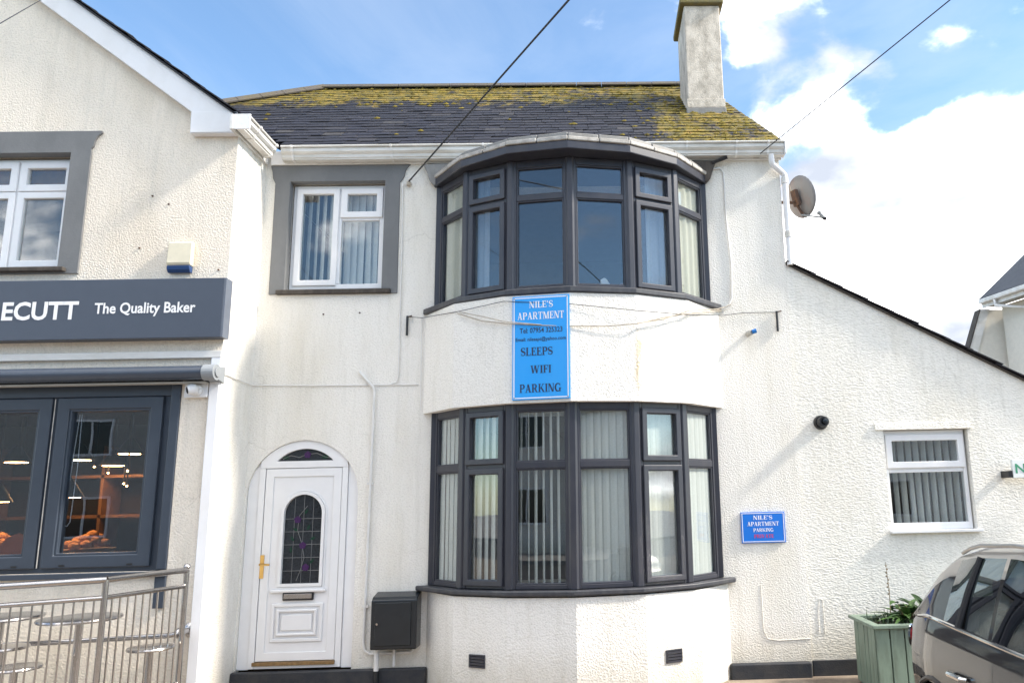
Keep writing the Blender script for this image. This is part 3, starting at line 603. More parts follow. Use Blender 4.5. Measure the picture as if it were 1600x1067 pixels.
# ------------------------------------------------------------------ roof, gutters, chimney
TH = math.radians(39); SL = Vector((0, math.cos(TH), math.sin(TH))); NR = Vector((0, -math.sin(TH), math.cos(TH)))
E0 = Vector((0, -.15, 5.722))
def RP3(x, s, d=0): p = E0+SL*s+NR*d; return Vector((x, p.y, p.z))
LR = 3.51
def house_roof():
    def left(s):
        z = s/LR
        return -3.40-1.80*min(1, s/2.3) if s < 2.3 else -5.20+1.20*(s-2.3)/(LR-2.3)
    def right(s): return 2.15-.47*s/LR
    b = MB(); pts = [(left(0), 0), (right(0), 0), (right(LR), LR), (left(LR), LR), (left(2.3), 2.3)]
    b.plate([(x, s) for x, s in pts], [], lambda a, c: RP3(a, c, -.012), NR*-.08)
    # rear slope and right hip, closed below
    A, B, Cc, D = RP3(left(LR), LR, -.012), RP3(right(LR), LR, -.012), Vector((2.2, 6.3, 5.72)), Vector((-5.2, 6.3, 5.72))
    b.add([A, B, Cc, D], [(0, 1, 2, 3)]); b.add([RP3(right(0), 0, -.012), Cc, B], [(0, 1, 2)])
    roof = b.build('roof', 'slate2', HOUSE)
    W0, H0, T0 = .215, .27, .006; proto = None; rows = 24; ex = LR/rows; count = 0; rest = MB(); sl = []
    for r in range(rows):
        s0 = r*ex; xl, xr = left(s0+ex*.5)+.0, right(s0+ex*.5); x = xl-((r % 2)*.5)*W0
        while x < xr:
            w = W0*random.uniform(.72, 1.25); a, c = max(x, xl), min(x+w, xr)
            if c-a > .04: sl.append((r, s0, a+.0025, c-.0025))
            x += w
    # nearest (lowest) 300 are single slates
    tilt = math.atan2(.0085, ex)
    me = bpy.data.meshes.new('slate'); v = [(-.5, 0, 0), (-.28, -.006, 0), (.1, .004, 0), (.5, -.002, 0), (.5, H0, 0), (-.5, H0, 0)]
    V = [(x, y, 0) for x, y, _ in v]+[(x*.994, y+.003, T0) for x, y, _ in v]; n = 6
    me.from_pydata(V, [], [tuple(reversed(range(n))), tuple(range(n, 2*n))]+[(i, (i+1) % n, n+(i+1) % n, n+i) for i in range(n)]); me.materials.append(MT['slate'])
    for k, (r, s0, a, c) in enumerate(sl):
        s0 += random.uniform(-.016, .016); rot = TH-tilt+random.uniform(-.016, .016); P = RP3((a+c)/2, s0, .010+random.uniform(0, .004))
        if k < 300:
            o = bpy.data.objects.new('slate', me); COL.objects.link(o); place(o, P, roof); o.rotation_euler = (rot, random.uniform(-.012, .012), random.uniform(-.02, .02)); o.scale = (c-a, 1, 1)
        else:
            R = Matrix.Rotation(random.uniform(-.012, .012), 3, 'Y') @ Matrix.Rotation(random.uniform(-.02, .02), 3, 'Z'); R = Matrix.Rotation(rot, 3, 'X') @ R
            rest.add([P+R @ Vector((x*(c-a), y, z)) for x, y, z in V], [tuple(reversed(range(n))), tuple(range(n, 2*n))]+[(i, (i+1) % n, n+(i+1) % n, n+i) for i in range(n)])
    if rest.v: stuff(rest.build('slate_courses', 'slate', roof))
    mo = MB(); rm = random.Random(11)
    while len(mo.v) < 700*9:
        x = rm.uniform(-4.4, 2.1); q = rm.uniform(.02, LR-.05)
        if not left(q)+.05 < x < right(q)-.05: continue
        if rm.random() > max(.012, (q/LR-.55)*1.5, (x-.3)*.7): continue
        q = (int(q/ex)+rm.uniform(-.02, .10))*ex; a = rm.uniform(.012, .04); c = RP3(x, q, .018); h = a*rm.uniform(.3, .6); A = Vector((1, 0, 0))
        V9 = [c+A*math.cos(k*.7854)*a*rm.uniform(.7, 1.5)+SL*math.sin(k*.7854)*a*.8 for k in range(8)]+[c+NR*h]
        mo.add(V9, [(k, (k+1) % 8, 8) for k in range(8)])
    stuff(mo.build('moss', 'moss', roof))
    # ridge and hip tiles
    def cap_tiles(p, q, n, mat, k=1.0):
        p, q = Vector(p), Vector(q); t = (q-p)/n; side = t.cross(Vector((0, 0, 1))).normalized(); up = side.cross(t).normalized()
        for i in range(n):
            b = MB(); o = p+t*(i+.01); e = t*.98
            prof = [(-.13, -.055), (-.06, .02), (0, .035), (.06, .02), (.13, -.055), (.12, -.07), (0, .015), (-.12, -.07)]
            b.prism(prof, lambda u, v: o+side*u*k+up*(v*k+random.uniform(0, .002)), e); b.build('ridge_tile', mat, roof)
    cap_tiles(RP3(left(LR), LR, .02), RP3(right(LR), LR, .02), 15, 'ridge')
    cap_tiles(RP3(left(2.3)+.02, 2.3, .03), RP3(left(LR)-.02, LR, .03), 5, 'ridge')
    cap_tiles(RP3(right(0)-.03, 0.06, -.01), RP3(right(LR), LR, -.03), 12, 'slate', .6)
house_roof()
def chimney():
    x0, x1, y0, y1, zt = 1.262, 1.735, 1.0, 1.80, 8.215
    c = MB().box(x0, x1, y0, y1, 6.3, zt).build('chimney', 'stuccochim', HOUSE, bevel=.015)
    MB().box(x0-.022, x1+.02, y0-.022, y1+.02, 6.55, 6.735).build('flashing', 'lead', c, bevel=.01)
    MB().box(x0-.012, x1+.012, y0-.012, y0-.001, 6.74, 6.86).build('render_band', 'stuccochim', c, bevel=.006)
    MB().box(x0-.06, x1+.05, y0-.06, y1+.06, zt+.001, zt+.09).build('chimney_cap', 'capmoss', c, bevel=.02)
    for i in (0, 1):
        MB().lathe([(.13, 0), (.11, .1), (.10, .40), (.13, .42), (.13, .48), (.09, .48)], ((x0+x1)/2, y0+.22+.38*i, zt+.09), n=18).build('chimney_pot', 'brown', c, smooth=True)
chimney()
GPROF = [(0, .148), (0, .02), (.02, 0), (.085, .006), (.088, .022), (.100, .026), (.104, .058), (.118, .066), (.136, .084), (.139, .118), (.131, .121), (.131, .127), (.156, .129), (.160, .140), (.154, .149), (.126, .148), (.124, .09), (.09, .066), (.076, .03), (.03, .016), (.014, .03), (.012, .148)]
def eaves():
    MB().box(-3.60, 2.165, -.036, -.003, 5.55, 5.712).build('fascia', 'upvc_old', HOUSE, bevel=.004)
    g = MB().prism(GPROF, lambda a, b: (-3.44, -.038-a, 5.562+b), (5.61, 0, 0)).build('gutter', 'gutter', HOUSE)
    for x in (-3.33, -2.24, -1.22, 1.06, 1.62, 1.98):
        MB().prism([(0, .144), (0, .016), (.02, -.005), (.092, .0), (.108, .02), (.112, .054), (.145, .078), (.150, .112), (.170, .124), (.170, .146)]+[(.14, .14), (.13, .08), (.08, .03), (.03, .012), (.006, .02), (.006, .148)], lambda a, b: (x, -.037-a, 5.562+b), (.022, 0, 0)).build('gutter_bracket', 'upvc_old', g)
    MB().prism([(0, 0), (.16, 0), (.16, .155), (0, .155)], lambda a, b: (2.172, -.034-a, 5.558+b), (.012, 0, 0)).build('gutter_end', 'upvc', g, bevel=.004)
    # short return along the bakery's flank
    MB().box(-3.657, -3.625, -.92, -.037, 5.55, 5.712).build('fascia', 'upvc_old', HOUSE, bevel=.004)
    g2 = MB().prism(GPROF, lambda a, b: (-3.623+a, -.90, 5.562+b), (0, .72, 0)).build('gutter', 'gutter', HOUSE)
    MB().box(-3.624, -3.455, -.915, -.901, 5.55, 5.715).build('gutter_end', 'upvc', g2, bevel=.004)
    for y in (-.66, -.24):
        MB().prism([(0, .144), (0, .016), (.02, -.005), (.092, .0), (.108, .02), (.112, .054), (.145, .078), (.150, .112), (.170, .124), (.170, .146)]+[(.14, .14), (.13, .08), (.08, .03), (.03, .012), (.006, .02), (.006, .148)], lambda a, b: (-3.6235+a, y, 5.562+b), (0, .03, 0)).build('gutter_bracket', 'upvc_old', g2)
    # downpipe
    MB().tube([(2.03, -.115, 5.57), (2.03, -.115, 5.49), (2.045, -.10, 5.455), (2.15, -.05, 5.39), (2.185, -.03, 5.36), (2.19, -.02, 5.30), (2.185, -.02, 4.30)], .034, 14).build('downpipe', 'upvc', HOUSE, smooth=True)
    for z in (5.26, 4.62): MB().tube([(2.187, -.02, z), (2.187, -.02, z+.07)], .041, 14).build('pipe_collar', 'upvc_old', HOUSE, smooth=True)
eaves()
def air_vents():
    for F, x, z in ((Facet(SK_L[1], SK_L[2]), .285, .345), (Facet(SK_L[4], SK_L[5]), .285, .345)):
        b = MB(); F.ring(b, x-.088, x+.088, z-.058, z+.058, .012, .0015, .014)
        v = b.build('air_vent', 'dark', HOUSE)
        for k in range(4):
            q = MB(); zc = z-.04+k*.0265; q.obox(F.p(x-.076, .002, zc-.011), F.t*.152, F.n*.016+Vector((0, 0, -.006)), (0, 0, .015)); q.build('slat', 'dark', v)
air_vents()
# ================================================================== blinds, curtains and what stands inside
def blind(F, x0, x1, z0, z1, n, ang, label, mat='blind', width=.089, d=-.085, group='vertical blinds in the lower bay'):
    """vertical slats hanging on a head rail; F maps (along, outwards, up)"""
    t = thing('vertical_blind', label, 'blind', F.p((x0+x1)/2, d, z1), group)
    h = MB(); F.box(h, x0, x1, d-.02, d+.02, z1-.0, z1+.035); h.build('head_rail', 'upvc', t)
    for k in range(n):
        xc = x0+(x1-x0)*(k+.5)/n; a = math.radians(ang+random.uniform(-6, 6)); dx = math.cos(a)*width/2; dd = math.sin(a)*width/2; b = MB(); N = 5; sway = random.uniform(-.006, .006)
        V = []
        for j in range(N+1):
            z = z1-(z1-z0)*j/N; s = sway*j/N
            for sgn in (-1, -.33, .33, 1): V.append(F.p(xc+dx*sgn+s, d+dd*sgn+.006*(1-sgn*sgn), z))
        fs = [(j*4+i, j*4+i+1, j*4+i+5, j*4+i+4) for j in range(N) for i in range(3)]
        b.add(V, fs); b.build('slat', mat, t)
    return t
def curtain(F, x0, x1, z0, z1, label, mat, amp=.012, waves=5, d=-.062, group=None):
    b = MB(); n = waves*8; V = []
    for j in range(6):
        for i in range(n+1):
            u = i/n; V.append(F.p(x0+(x1-x0)*u, d+amp*math.sin(u*waves*2*math.pi+.6*math.sin(u*9)), z0+(z1-z0)*j/5))
    b.add(V, [(j*(n+1)+i, j*(n+1)+i+1, (j+1)*(n+1)+i+1, (j+1)*(n+1)+i) for j in range(5) for i in range(n)])
    o = b.build('net_curtain' if mat == 'net' else 'curtain', mat, None, smooth=True); return tag(o, label, 'curtain', group)
FW = [Facet(a, b) for a, b in zip(WP[:-1], WP[1:])]
G1 = 'net curtains in the upper bay'
blind(FW[0], .00, .56, 1.0, 2.66, 7, 6, 'closed pale blind behind the lower bay pane next to the grey meter box', d=-.056)
blind(FW[1], .05, .52, 1.0, 2.66, 6, 28, 'half turned pale blind behind the lower bay casement nearer the front door')
blind(FW[2], .06, .58, 1.0, 2.66, 7, 62, 'wide open blind with dark gaps under the tall blue sign')
blind(FW[3], .06, .58, 1.0, 2.66, 7, 14, 'nearly closed pale blind in the lower bay beside the wide open one')
blind(FW[4], .05, .52, 1.0, 2.66, 7, 8, 'closed dim blind behind the lower bay casement nearer the small parking sign')
blind(FW[5], .00, .56, 1.0, 2.66, 7, 4, 'closed pale blind behind the lower bay end pane beside the small parking sign', d=-.056)
curtain(FW[0], -.02, .56, 3.88, 5.23, 'cream net curtain behind the upper bay end pane nearer the white window', 'net', group=G1)
curtain(FW[5], -.02, .56, 3.88, 5.23, 'cream net curtain behind the upper bay end pane nearer the satellite dish', 'net', group=G1)
curtain(FW[1], -.02, .20, 3.88, 5.23, 'pale blue curtain gathered behind the upper bay casement nearer the white window', 'drape', waves=3, d=-.17)
curtain(FW[4], .28, .56, 3.88, 5.23, 'pale curtain gathered behind the upper bay casement nearer the satellite dish', 'drape', waves=3, d=-.17)
FS = Facet((-3.36, .14), (-2.34, .14))
FS.n = Vector((0, -1, 0))
blind(FS, .02, .50, 4.15, 5.31, 6, 48, 'half open pale blind behind the tall pane of the upstairs white window', d=-.08, group='vertical blinds in white windows')
blind(FS, .53, 1.00, 4.15, 5.31, 6, 22, 'more closed pale blind behind the divided panes of the upstairs white window', d=-.08, group='vertical blinds in white windows')
def bay_contents():
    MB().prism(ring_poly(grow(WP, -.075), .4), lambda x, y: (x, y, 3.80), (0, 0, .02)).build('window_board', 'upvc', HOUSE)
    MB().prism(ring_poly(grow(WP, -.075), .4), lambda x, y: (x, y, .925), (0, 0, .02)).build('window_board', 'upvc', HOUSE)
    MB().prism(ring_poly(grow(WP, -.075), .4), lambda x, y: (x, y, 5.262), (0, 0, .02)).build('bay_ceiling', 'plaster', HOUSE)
    t = thing('armchair', 'dark blue armchair seen low in the upper bay casement nearer the white window', 'armchair', (-1.15, .1, 3.0))
    MB().box(-1.45, -.9, -.05, .12, 3.45, 4.10).build('backrest', 'navy', t, bevel=.05, seg=4); MB().box(-1.45, -.9, .13, .6, 3.0, 3.44).build('seat', 'navy', t, bevel=.04)
    b = MB().box(-1.02, -.80, -.22, -.10, 3.825, 4.03); tag(b.build('cushion', 'upvc', None, bevel=.05, seg=4), 'small white cushion on the upper bay ledge by the dark armchair', 'cushion')
    t = thing('wing_chair', 'pale wing chair back low in the upper bay pane nearest the casement by the dish', 'armchair', (.36, .05, 3.0))
    MB().prism([(.16, 3.3), (.62, 3.3), (.60, 4.05), (.50, 4.12), (.30, 4.12), (.18, 4.05)], XZ(-.05), (0, .14, 0)).build('backrest', 'rosy', t, bevel=.04, seg=3)
    MB().prism([(.08, 3.3), (.15, 3.3), (.17, 4.08), (.13, 4.15), (.07, 4.13)], XZ(-.16), (0, .2, 0)).build('wing', 'upvc', t, bevel=.02); MB().box(.16, .62, .10, .6, 3.0, 3.4).build('seat', 'rosy', t, bevel=.04)
bay_contents()
# ================================================================== side extension
EXT = thing('side_extension', 'low white lean-to wing with sloping slate verge and small white window', 'extension', (4.2, .4, 0))
def ext_top(x): return 4.325-(x-2.142)*.5375
def extension():
    out = [(2.142, 0), (7.2, 0), (7.2, ext_top(7.2)), (2.142, ext_top(2.142))]
    MB().plate(out, [rect(3.075, 3.99, 1.40, 2.452)], XZ(.012), (0, .26, 0)).build('wall', 'ext', EXT)
    b = MB(); b.box(2.15, 7.2, 5.8, 6.0, 0, 1.5); b.box(7.0, 7.2, .28, 5.79, 0, ext_top(7.2)-.05); b.build('rear_wall', 'ext', EXT)
    b = MB(); b.box(2.2, 4.9, 3.2, 3.3, .05, 3.0); b.box(2.2, 4.9, .28, 3.19, .02, .05); b.box(4.85, 4.9, .28, 3.19, .06, 2.6); b.build('interior', 'darkroom', EXT)
    MB().plate([(2.15, 0), (7.35, 0), (7.35, 6), (2.15, 6)], [], lambda a, c: (a, c+.0, ext_top(a)+.004), (0, 0, .03)).build('roof', 'slate2', EXT)
    # verge slates step down the slope
    u = Vector((1, 0, -.5375)).normalized(); n = Vector((.5375, 0, 1)).normalized(); x = 2.14; k = 0
    while x < 7.2:
        L = random.uniform(.24, .40); b = MB(); p = Vector((x, -.055+random.uniform(-.012, .012), ext_top(x)+.012+random.uniform(0, .006)))
        b.obox(p, u*(L+.06), Vector((0, .45, 0)), n*.010+u*.0); lift = .013
        b.v = [tuple(Vector(v)+n*(lift*(1-((Vector(v)-p).dot(u))/(L+.06)))*-1+n*lift) for v in b.v]
        b.build('verge_slate', 'slate2', EXT); x += L*u.x; k += 1
    MB().plate([(2.142, ext_top(2.142)-.014), (7.2, ext_top(7.2)-.014), (7.2, ext_top(7.2)+.006), (2.142, ext_top(2.142)+.006)], [], XZ(-.018), (0, .029, 0)).build('verge_mortar', 'timber', EXT)
    # window
    w = MB(); x0, x1, z0, z1, y = 3.085, 3.972, 1.405, 2.448, .075
    frame_ring(w, x0, x1, z0, z1, .04, y, y+.07, wt=.055, wb=.07); w.box(x0+.04, x1-.04, y+.002, y+.068, 2.0, 2.06)
    win = w.build('window', 'upvc', EXT, bevel=.006)
    s = MB(); frame_ring(s, x0+.018, x1-.018, 2.045, 2.405, .07, y-.022, y+.03); s.build('sash', 'upvc', win, bevel=.009)
    pane(x0+.08, x1-.08, 2.10, 2.35, y+.01, win); pane(x0+.035, x1-.035, 1.47, 2.005, y+.02, win)
    MB().box(3.05, 4.02, -.055, .09, 1.375, 1.404).build('sill', 'upvc', win, bevel=.006)
    MB().prism([(.010, .07), (-.004, .066), (-.010, .0), (.0125, 0), (.0125, .07)], lambda a, b_: (2.985, a, 2.455+b_), (1.045, 0, 0)).build('drip_hood', 'ext', EXT)
    MB().box(2.143, 7.2, -.015, .011, -.05, .15).build('plinth', 'plinth', EXT, bevel=.006)
    FX = Facet((3.09, .16), (3.97, .16)); FX.n = Vector((0, -1, 0))
    blind(FX, .02, .86, 1.47, 2.38, 10, 68, 'open dark blind behind the small ground floor white window', width=.085, d=-.06, group='vertical blinds in white windows')
extension()
# ================================================================== bakery
BAK = thing('bakery', 'cream roughcast gabled bakery building with a dark shop window', 'shop', (-7.3, -.3, 0))
AX, AZ = -7.3, 8.50
def bakery():
    Y = -.72
    wall = [(-10.94, 0), (-3.66, 0), (-3.66, 5.62), (AX, 8.2), (-10.94, 5.62)]
    MB().plate(wall, [rect(-6.987, -5.315, 4.163, 5.404), rect(-7.9, -4.01, 1.24, 2.995)], XZ(Y), (0, .24, 0)).build('wall', 'cream', BAK)
    # return wall that closes the step back to the house, painted white
    MB().box(-3.90, -3.655, -.478, 6, 0, 5.70).build('flank_wall', 'white', BAK)
    MB().box(-3.664, -3.652, -.7195, -.479, 0, 5.70).build('flank_render', 'white', BAK)
    MB().box(-10.94, -10.7, -.478, 6, 0, 5.6).build('flank_wall', 'cream', BAK); MB().box(-10.94, -3.66, 6, 6.2, 0, 5.6).build('rear_wall', 'cream', BAK)
    b = MB(); b.box(-10.69, -3.91, 3.6, 3.7, .21, 3.15); b.box(-10.69, -3.91, -.47, 3.59, 3.05, 3.15); b.box(-10.69, -3.91, -.47, 3.59, .15, .2); b.box(-3.93, -3.905, -.47, 3.59, .21, 3.04); b.box(-10.69, -3.91, 2.2, 2.3, 3.2, 5.6); b.box(-3.93, -3.905, -.47, 2.19, 3.2, 5.6)
    b.build('interior', 'darkroom', BAK)
    # roof slopes and verge slates
    sl = Vector((-3.60-AX, 0, 5.745-AZ)); u = sl.normalized(); n = Vector((-u.z, 0, u.x))
    b = MB()
    for sg in (1, -1):
        f = (lambda p: p) if sg > 0 else (lambda p: (2*AX-p[0], p[1], p[2]))
        P = [f(p) for p in ((AX, -.835, AZ-.012), (-3.60, -.835, 5.733), (-3.60, 6.3, 5.733), (AX, 6.3, AZ-.012))]
        Q = [(p[0], p[1], p[2]-.022) for p in P]; b.add(P+Q, [(0, 1, 2, 3), (7, 6, 5, 4), (0, 4, 5, 1), (1, 5, 6, 2), (2, 6, 7, 3), (3, 7, 4, 0)])
    roof = b.build('roof', 'slate2', BAK)
    L = sl.length; s = .0
    while s < L-.05:
        l = random.uniform(.2, .27); l = min(l, L-s)
        for sg in (1, -1):
            q = MB(); p = Vector((AX, -.862+random.uniform(-.012, .01), AZ))+u*s; q.obox(p, u*(l+.05), (0, .4, 0), n*.010)
            tl = random.uniform(.004, .012); q.v = [tuple(Vector(v)+n*(tl*((Vector(v)-p).dot(u)/(l)))) for v in q.v]
            if sg < 0: q.v = [(2*AX-v[0], v[1], v[2]) for v in q.v]
            q.build('verge_slate', 'slate2', roof)
        s += l
    # bargeboards with the boxed eave return
    lo = [(-4.115, 5.802), (AX, 5.802+(-4.115-AX)*.764)]
    prof = [(-3.626, 5.557), (-4.107, 5.559), lo[0], lo[1], (AX, AZ-.01), (-3.615, 5.735)]
    MB().plate(prof, [], XZ(-.81), (0, .085, 0)).build('bargeboard', 'barge', BAK, bevel=.006)
    MB().plate([(2*AX-x, z) for x, z in prof], [], XZ(-.81), (0, .085, 0)).build('bargeboard', 'barge', BAK, bevel=.006)
    MB().box(-4.10, -3.632, -.818, -.811, 5.565, 5.79).build('cover_board', 'barge', BAK, bevel=.004)
    # upper window with painted surround
    def mir(p, c=-6.151): return [(2*c-x, z) for x, z in reversed(p)]
    r = [(-5.122, 4.112), (-5.122, 5.40), (-5.128, 5.435), (-5.105, 5.46), (-5.095, 5.53), (-5.07, 5.575), (-5.033, 5.606), (-5.033, 5.628)]
    MB().plate(r+mir(r), [rect(-6.98, -5.322, 4.17, 5.396)], XZ(-.745), (0, .12, 0)).build('window_surround', 'surround', BAK)
    w = MB(); x0, x1, z0, z1, y = -6.97, -5.327, 4.205, 5.372, -.62
    frame_ring(w, x0, x1, z0, z1, .05, y, y+.07)
    for xm in (-6.43, -5.895): w.box(xm-.03, xm+.03, y+.001, y+.069, z0+.05, z1-.05)
    for a, c in ((x0+.05, -6.46), (-6.40, -5.925), (-5.865, x1-.05)): w.box(a, c, y+.002, y+.068, 5.0, 5.05)
    win = w.build('window', 'upvc', BAK, bevel=.006)
    for a, c in ((x0+.03, -6.44), (-6.42, -5.905), (-5.885, x1-.02)):
        s_ = MB(); frame_ring(s_, a, c, 5.02, 5.345, .075, y-.022, y+.04); s_.build('sash', 'upvc', win, bevel=.008)
        s_ = MB(); frame_ring(s_, a, c, 4.215, 5.015, .07, y-.018, y+.04); s_.build('sash', 'upvc', win, bevel=.008)
        pane(a+.05, c-.05, 5.07, 5.29, y+.01, win); pane(a+.045, c-.045, 4.26, 4.97, y+.012, win)
    MB().box(-7.06, -5.235, -.80, -.621, 4.125, 4.168).build('sill', 'timber', win, bevel=.008)
    fb = Facet((-5.86, -.5), (-5.33, -.5)); fb.n = Vector((0, -1, 0))
    curtain(fb, .40, .52, 4.22, 4.98, 'pale curtain edge inside the bakery upstairs window', 'drape', waves=2, d=0)
    MB().box(-6.97, -5.33, -.50, -.48, 5.0, 5.36).build('window_lining', 'wood', BAK)
    # trim boards
    MB().box(-8.2, -3.638, -.768, -.721, 3.232, 3.302).build('trim_board', 'upvc_old', BAK, bevel=.006)
    MB().box(-3.732, -3.638, -.766, -.721, .0, 3.231).build('trim_board', 'barge', BAK, bevel=.006)
    # shop window
    f = MB(); x0, x1, z0, z1 = -7.9, -4.012, 1.24, 2.993
    f.plate(rect(x0, x1, z0, z1), [rect(x0+.1, -6.60, z0+.05, z1-.13), rect(-6.5, -5.245, z0+.05, z1-.13), rect(-5.175, -4.19, z0+.05, z1-.13)], XZ(-.675), (0, .10, 0))
    sw = f.build('shop_window', 'shopframe', BAK, bevel=.008)
    MB().box(-4.105, -4.012, -.735, -.676, 1.25, 2.985).build('frame_cover', 'shopframe', sw, bevel=.012)
    MB().box(-7.9, -4.106, -.70, -.676, 2.875, 2.985).build('frame_cover', 'shopframe', sw, bevel=.008)
    for a, c in ((-7.81, -6.59), (-6.51, -5.235), (-5.182, -4.183)):
        q = MB(); frame_ring(q, a, c, 1.283, 2.872, .115, -.715, -.60); q.build('sash', 'shopframe', sw, bevel=.012)
        q = MB(); frame_ring(q, a+.113, c-.113, 1.396, 2.76, .022, -.700, -.60); q.build('glazing_bead', 'shopframe', sw, bevel=.006)
        pane(a+.12, c-.12, 1.40, 2.755, -.66, sw, 'sglass')
        for xx in (a+.18, c-.2): MB().box(xx, xx+.05, -.722, -.716, 1.30, 1.315).build('drain_cap', 'black', sw)
    MB().box(-7.95, -3.99, -.775, -.721, 1.19, 1.238).build('sill', 'shopframe', sw, bevel=.006)
    MB().box(-4.098, -4.0, -.752, -.721, .91, 1.189).build('frame_leg', 'shopframe', sw, bevel=.004)
    MB().box(-5.208, -5.2, -.718, -.714, 1.29, 2.86).build('sealant_strip', 'leadpale', sw)
bakery()
def bakery_inside():
    c = thing('bread_counter', 'wooden bakery counter glimpsed through the shop window', 'counter', (-6.2, .9, .2))
    MB().box(-8.4, -4.6, .7, 1.25, .2, 1.24).build('carcass', 'wood', c, bevel=.01); MB().box(-8.45, -4.55, .65, 1.3, 1.241, 1.28).build('worktop', 'black', c, bevel=.006)
    s = thing('bread_shelf', 'warm lit wooden bread shelves at the back of the bakery', 'shelves', (-7.6, 3.2, .2))
    for z in (.6, 1.15, 1.7, 2.25): MB().box(-10.2, -5.2, 3.05, 3.5, z, z+.04).build('shelf', 'wood', s)
    for x in (-10.2, -8.6, -7.0, -5.24): MB().box(x, x+.04, 3.05, 3.5, .2, 2.7).build('upright', 'wood', s)
    X = -5.78; bk = thing('bread_basket', 'basket heaped with loaves on the bakery counter behind the cord', 'basket', (X, .95, 1.28))
    MB().lathe([(.20, 0), (.27, .09), (.28, .10), (.25, .09), (.18, .02)], (X, .95, 1.282), n=16).build('basket', 'wood', bk)
    for k in range(16):
        a = k*2.4; r = .21*math.sqrt((k+.5)/16); p = Vector((X+r*math.cos(a), .95+r*math.sin(a), 1.39+.13*(1-r/.21)+random.uniform(0, .03)))
        MB().tube([p+Vector((-.07, .02, 0)), p+Vector((-.05, .012, .01)), p+Vector((0, 0, .016)), p+Vector((.05, -.012, .01)), p+Vector((.07, -.02, 0))], [.01, .035, .045, .035, .01], 8).build('loaf', 'bread', bk, smooth=True)
    bb = copy_tree(bk, None, (-1.05, .05, 0)); bb['label'] = 'basket heaped with loaves nearer the edge of the photo in the bakery'; bb['group'] = bk['group'] = 'bread baskets on the bakery counter'
    q = thing('pendant_lamp', 'warm pendant lamp hanging low just right of the blind cord in the bakery', 'lamp', (-5.95, .75, 3.05), 'pendant lamps in the bakery')
    MB().tube([(-5.95, .75, 3.05), (-5.95, .75, 2.14)], .008, 6).build('flex', 'black', q)
    MB().lathe([(.03, .22), (.06, .18), (.14, .05), (.17, 0), (.16, .002), (.05, .16)], (-5.95, .75, 1.95), n=18).build('lamp_shade', 'black', q, smooth=True)
    MB().lathe([(.13, 0), (.13, .006)], (-5.95, .75, 1.946), n=18).build('bulb', 'lamp', q)
    for dx, dy, dz, lab in ((-.82, .05, -.03, 'warm pendant lamp in the half cut off shop window pane'), (-.28, 1.6, .58, 'far pendant lamp high near the right hand edge of the shop window'), (-1.02, 1.75, .52, 'far pendant lamp high behind the blind cord'), (-.72, 2.0, .45, 'farthest pendant lamp in the middle of the shop window'), (-1.75, 1.6, .5, 'far pendant lamp in the half cut off shop window pane')):
        k = copy_tree(q, None, (dx, dy, dz)); k['label'] = lab
    cord = MB().tube([(-5.02, -.62, 2.72), (-5.045, -.62, 2.2), (-5.065, -.62, 1.75), (-5.055, -.62, 1.67), (-5.03, -.62, 1.66), (-5.005, -.62, 1.70), (-4.99, -.62, 2.2), (-5.00, -.62, 2.72)], .0035, 6).build('blind_cord', 'upvc'); tag(cord, 'thin looped white blind cord inside the shop window', 'cord')
    ch = thing('cafe_chair', 'orange chair back at the edge of the shop window', 'chair', (-5.75, -.2, .2))
    MB().prism([(-5.98, 1.0), (-5.56, 1.0), (-5.57, 1.42), (-5.65, 1.56), (-5.75, 1.60), (-5.85, 1.56), (-5.96, 1.42)], XZ(-.25), (0, .06, 0)).build('backrest', 'redchair', ch, bevel=.02); MB().box(-5.98, -5.56, -.18, .25, .90, .99).build('seat', 'redchair', ch, bevel=.02)
    for sx in (-5.96, -5.60):
        for sy in (-.15, .2): MB().box(sx, sx+.03, sy, sy+.03, .2, .899).build('leg', 'black', ch)
    # two display trays glowing under the lamps
    for k, (x, y, z, lab) in enumerate(((-6.70, 2.7, 2.30, 'tiny warm spotlight nearest the blind cord in the bakery'), (-6.43, 2.7, 2.12, 'tiny warm spotlight toward the right of the shop window'), (-7.02, 2.9, 2.40, 'tiny warm spotlight deep in the bakery behind the cord'), (-6.62, 2.95, 2.16, 'tiny warm spotlight deep in the bakery toward the right'), (-6.15, 2.2, 2.3, 'tiny warm spotlight at the right edge of the shop window'), (-7.6, 2.3, 2.45, 'tiny warm spotlight in the half cut off shop pane'))):
        q = thing('spotlight', lab, 'lamp', (x, y, 3.05), 'ceiling spotlights in the bakery'); MB().tube([(x, y, 3.05), (x, y, z+.03)], .012, 6).build('stem', 'black', q); MB().lathe([(.004, -.012), (.010, -.006), (.012, .005), (.006, .012)], (x, y, z), n=10).build('bulb', 'lamp', q)
    tr = MB()
    for z in (1.36,): tr.box(-6.45, -6.1, .75, 1.1, z-.074, z-.055)
    tag(tr.build('bread_tray', 'copper', None, bevel=.004), 'shallow copper tray between the two bread baskets', 'tray')
bakery_inside()
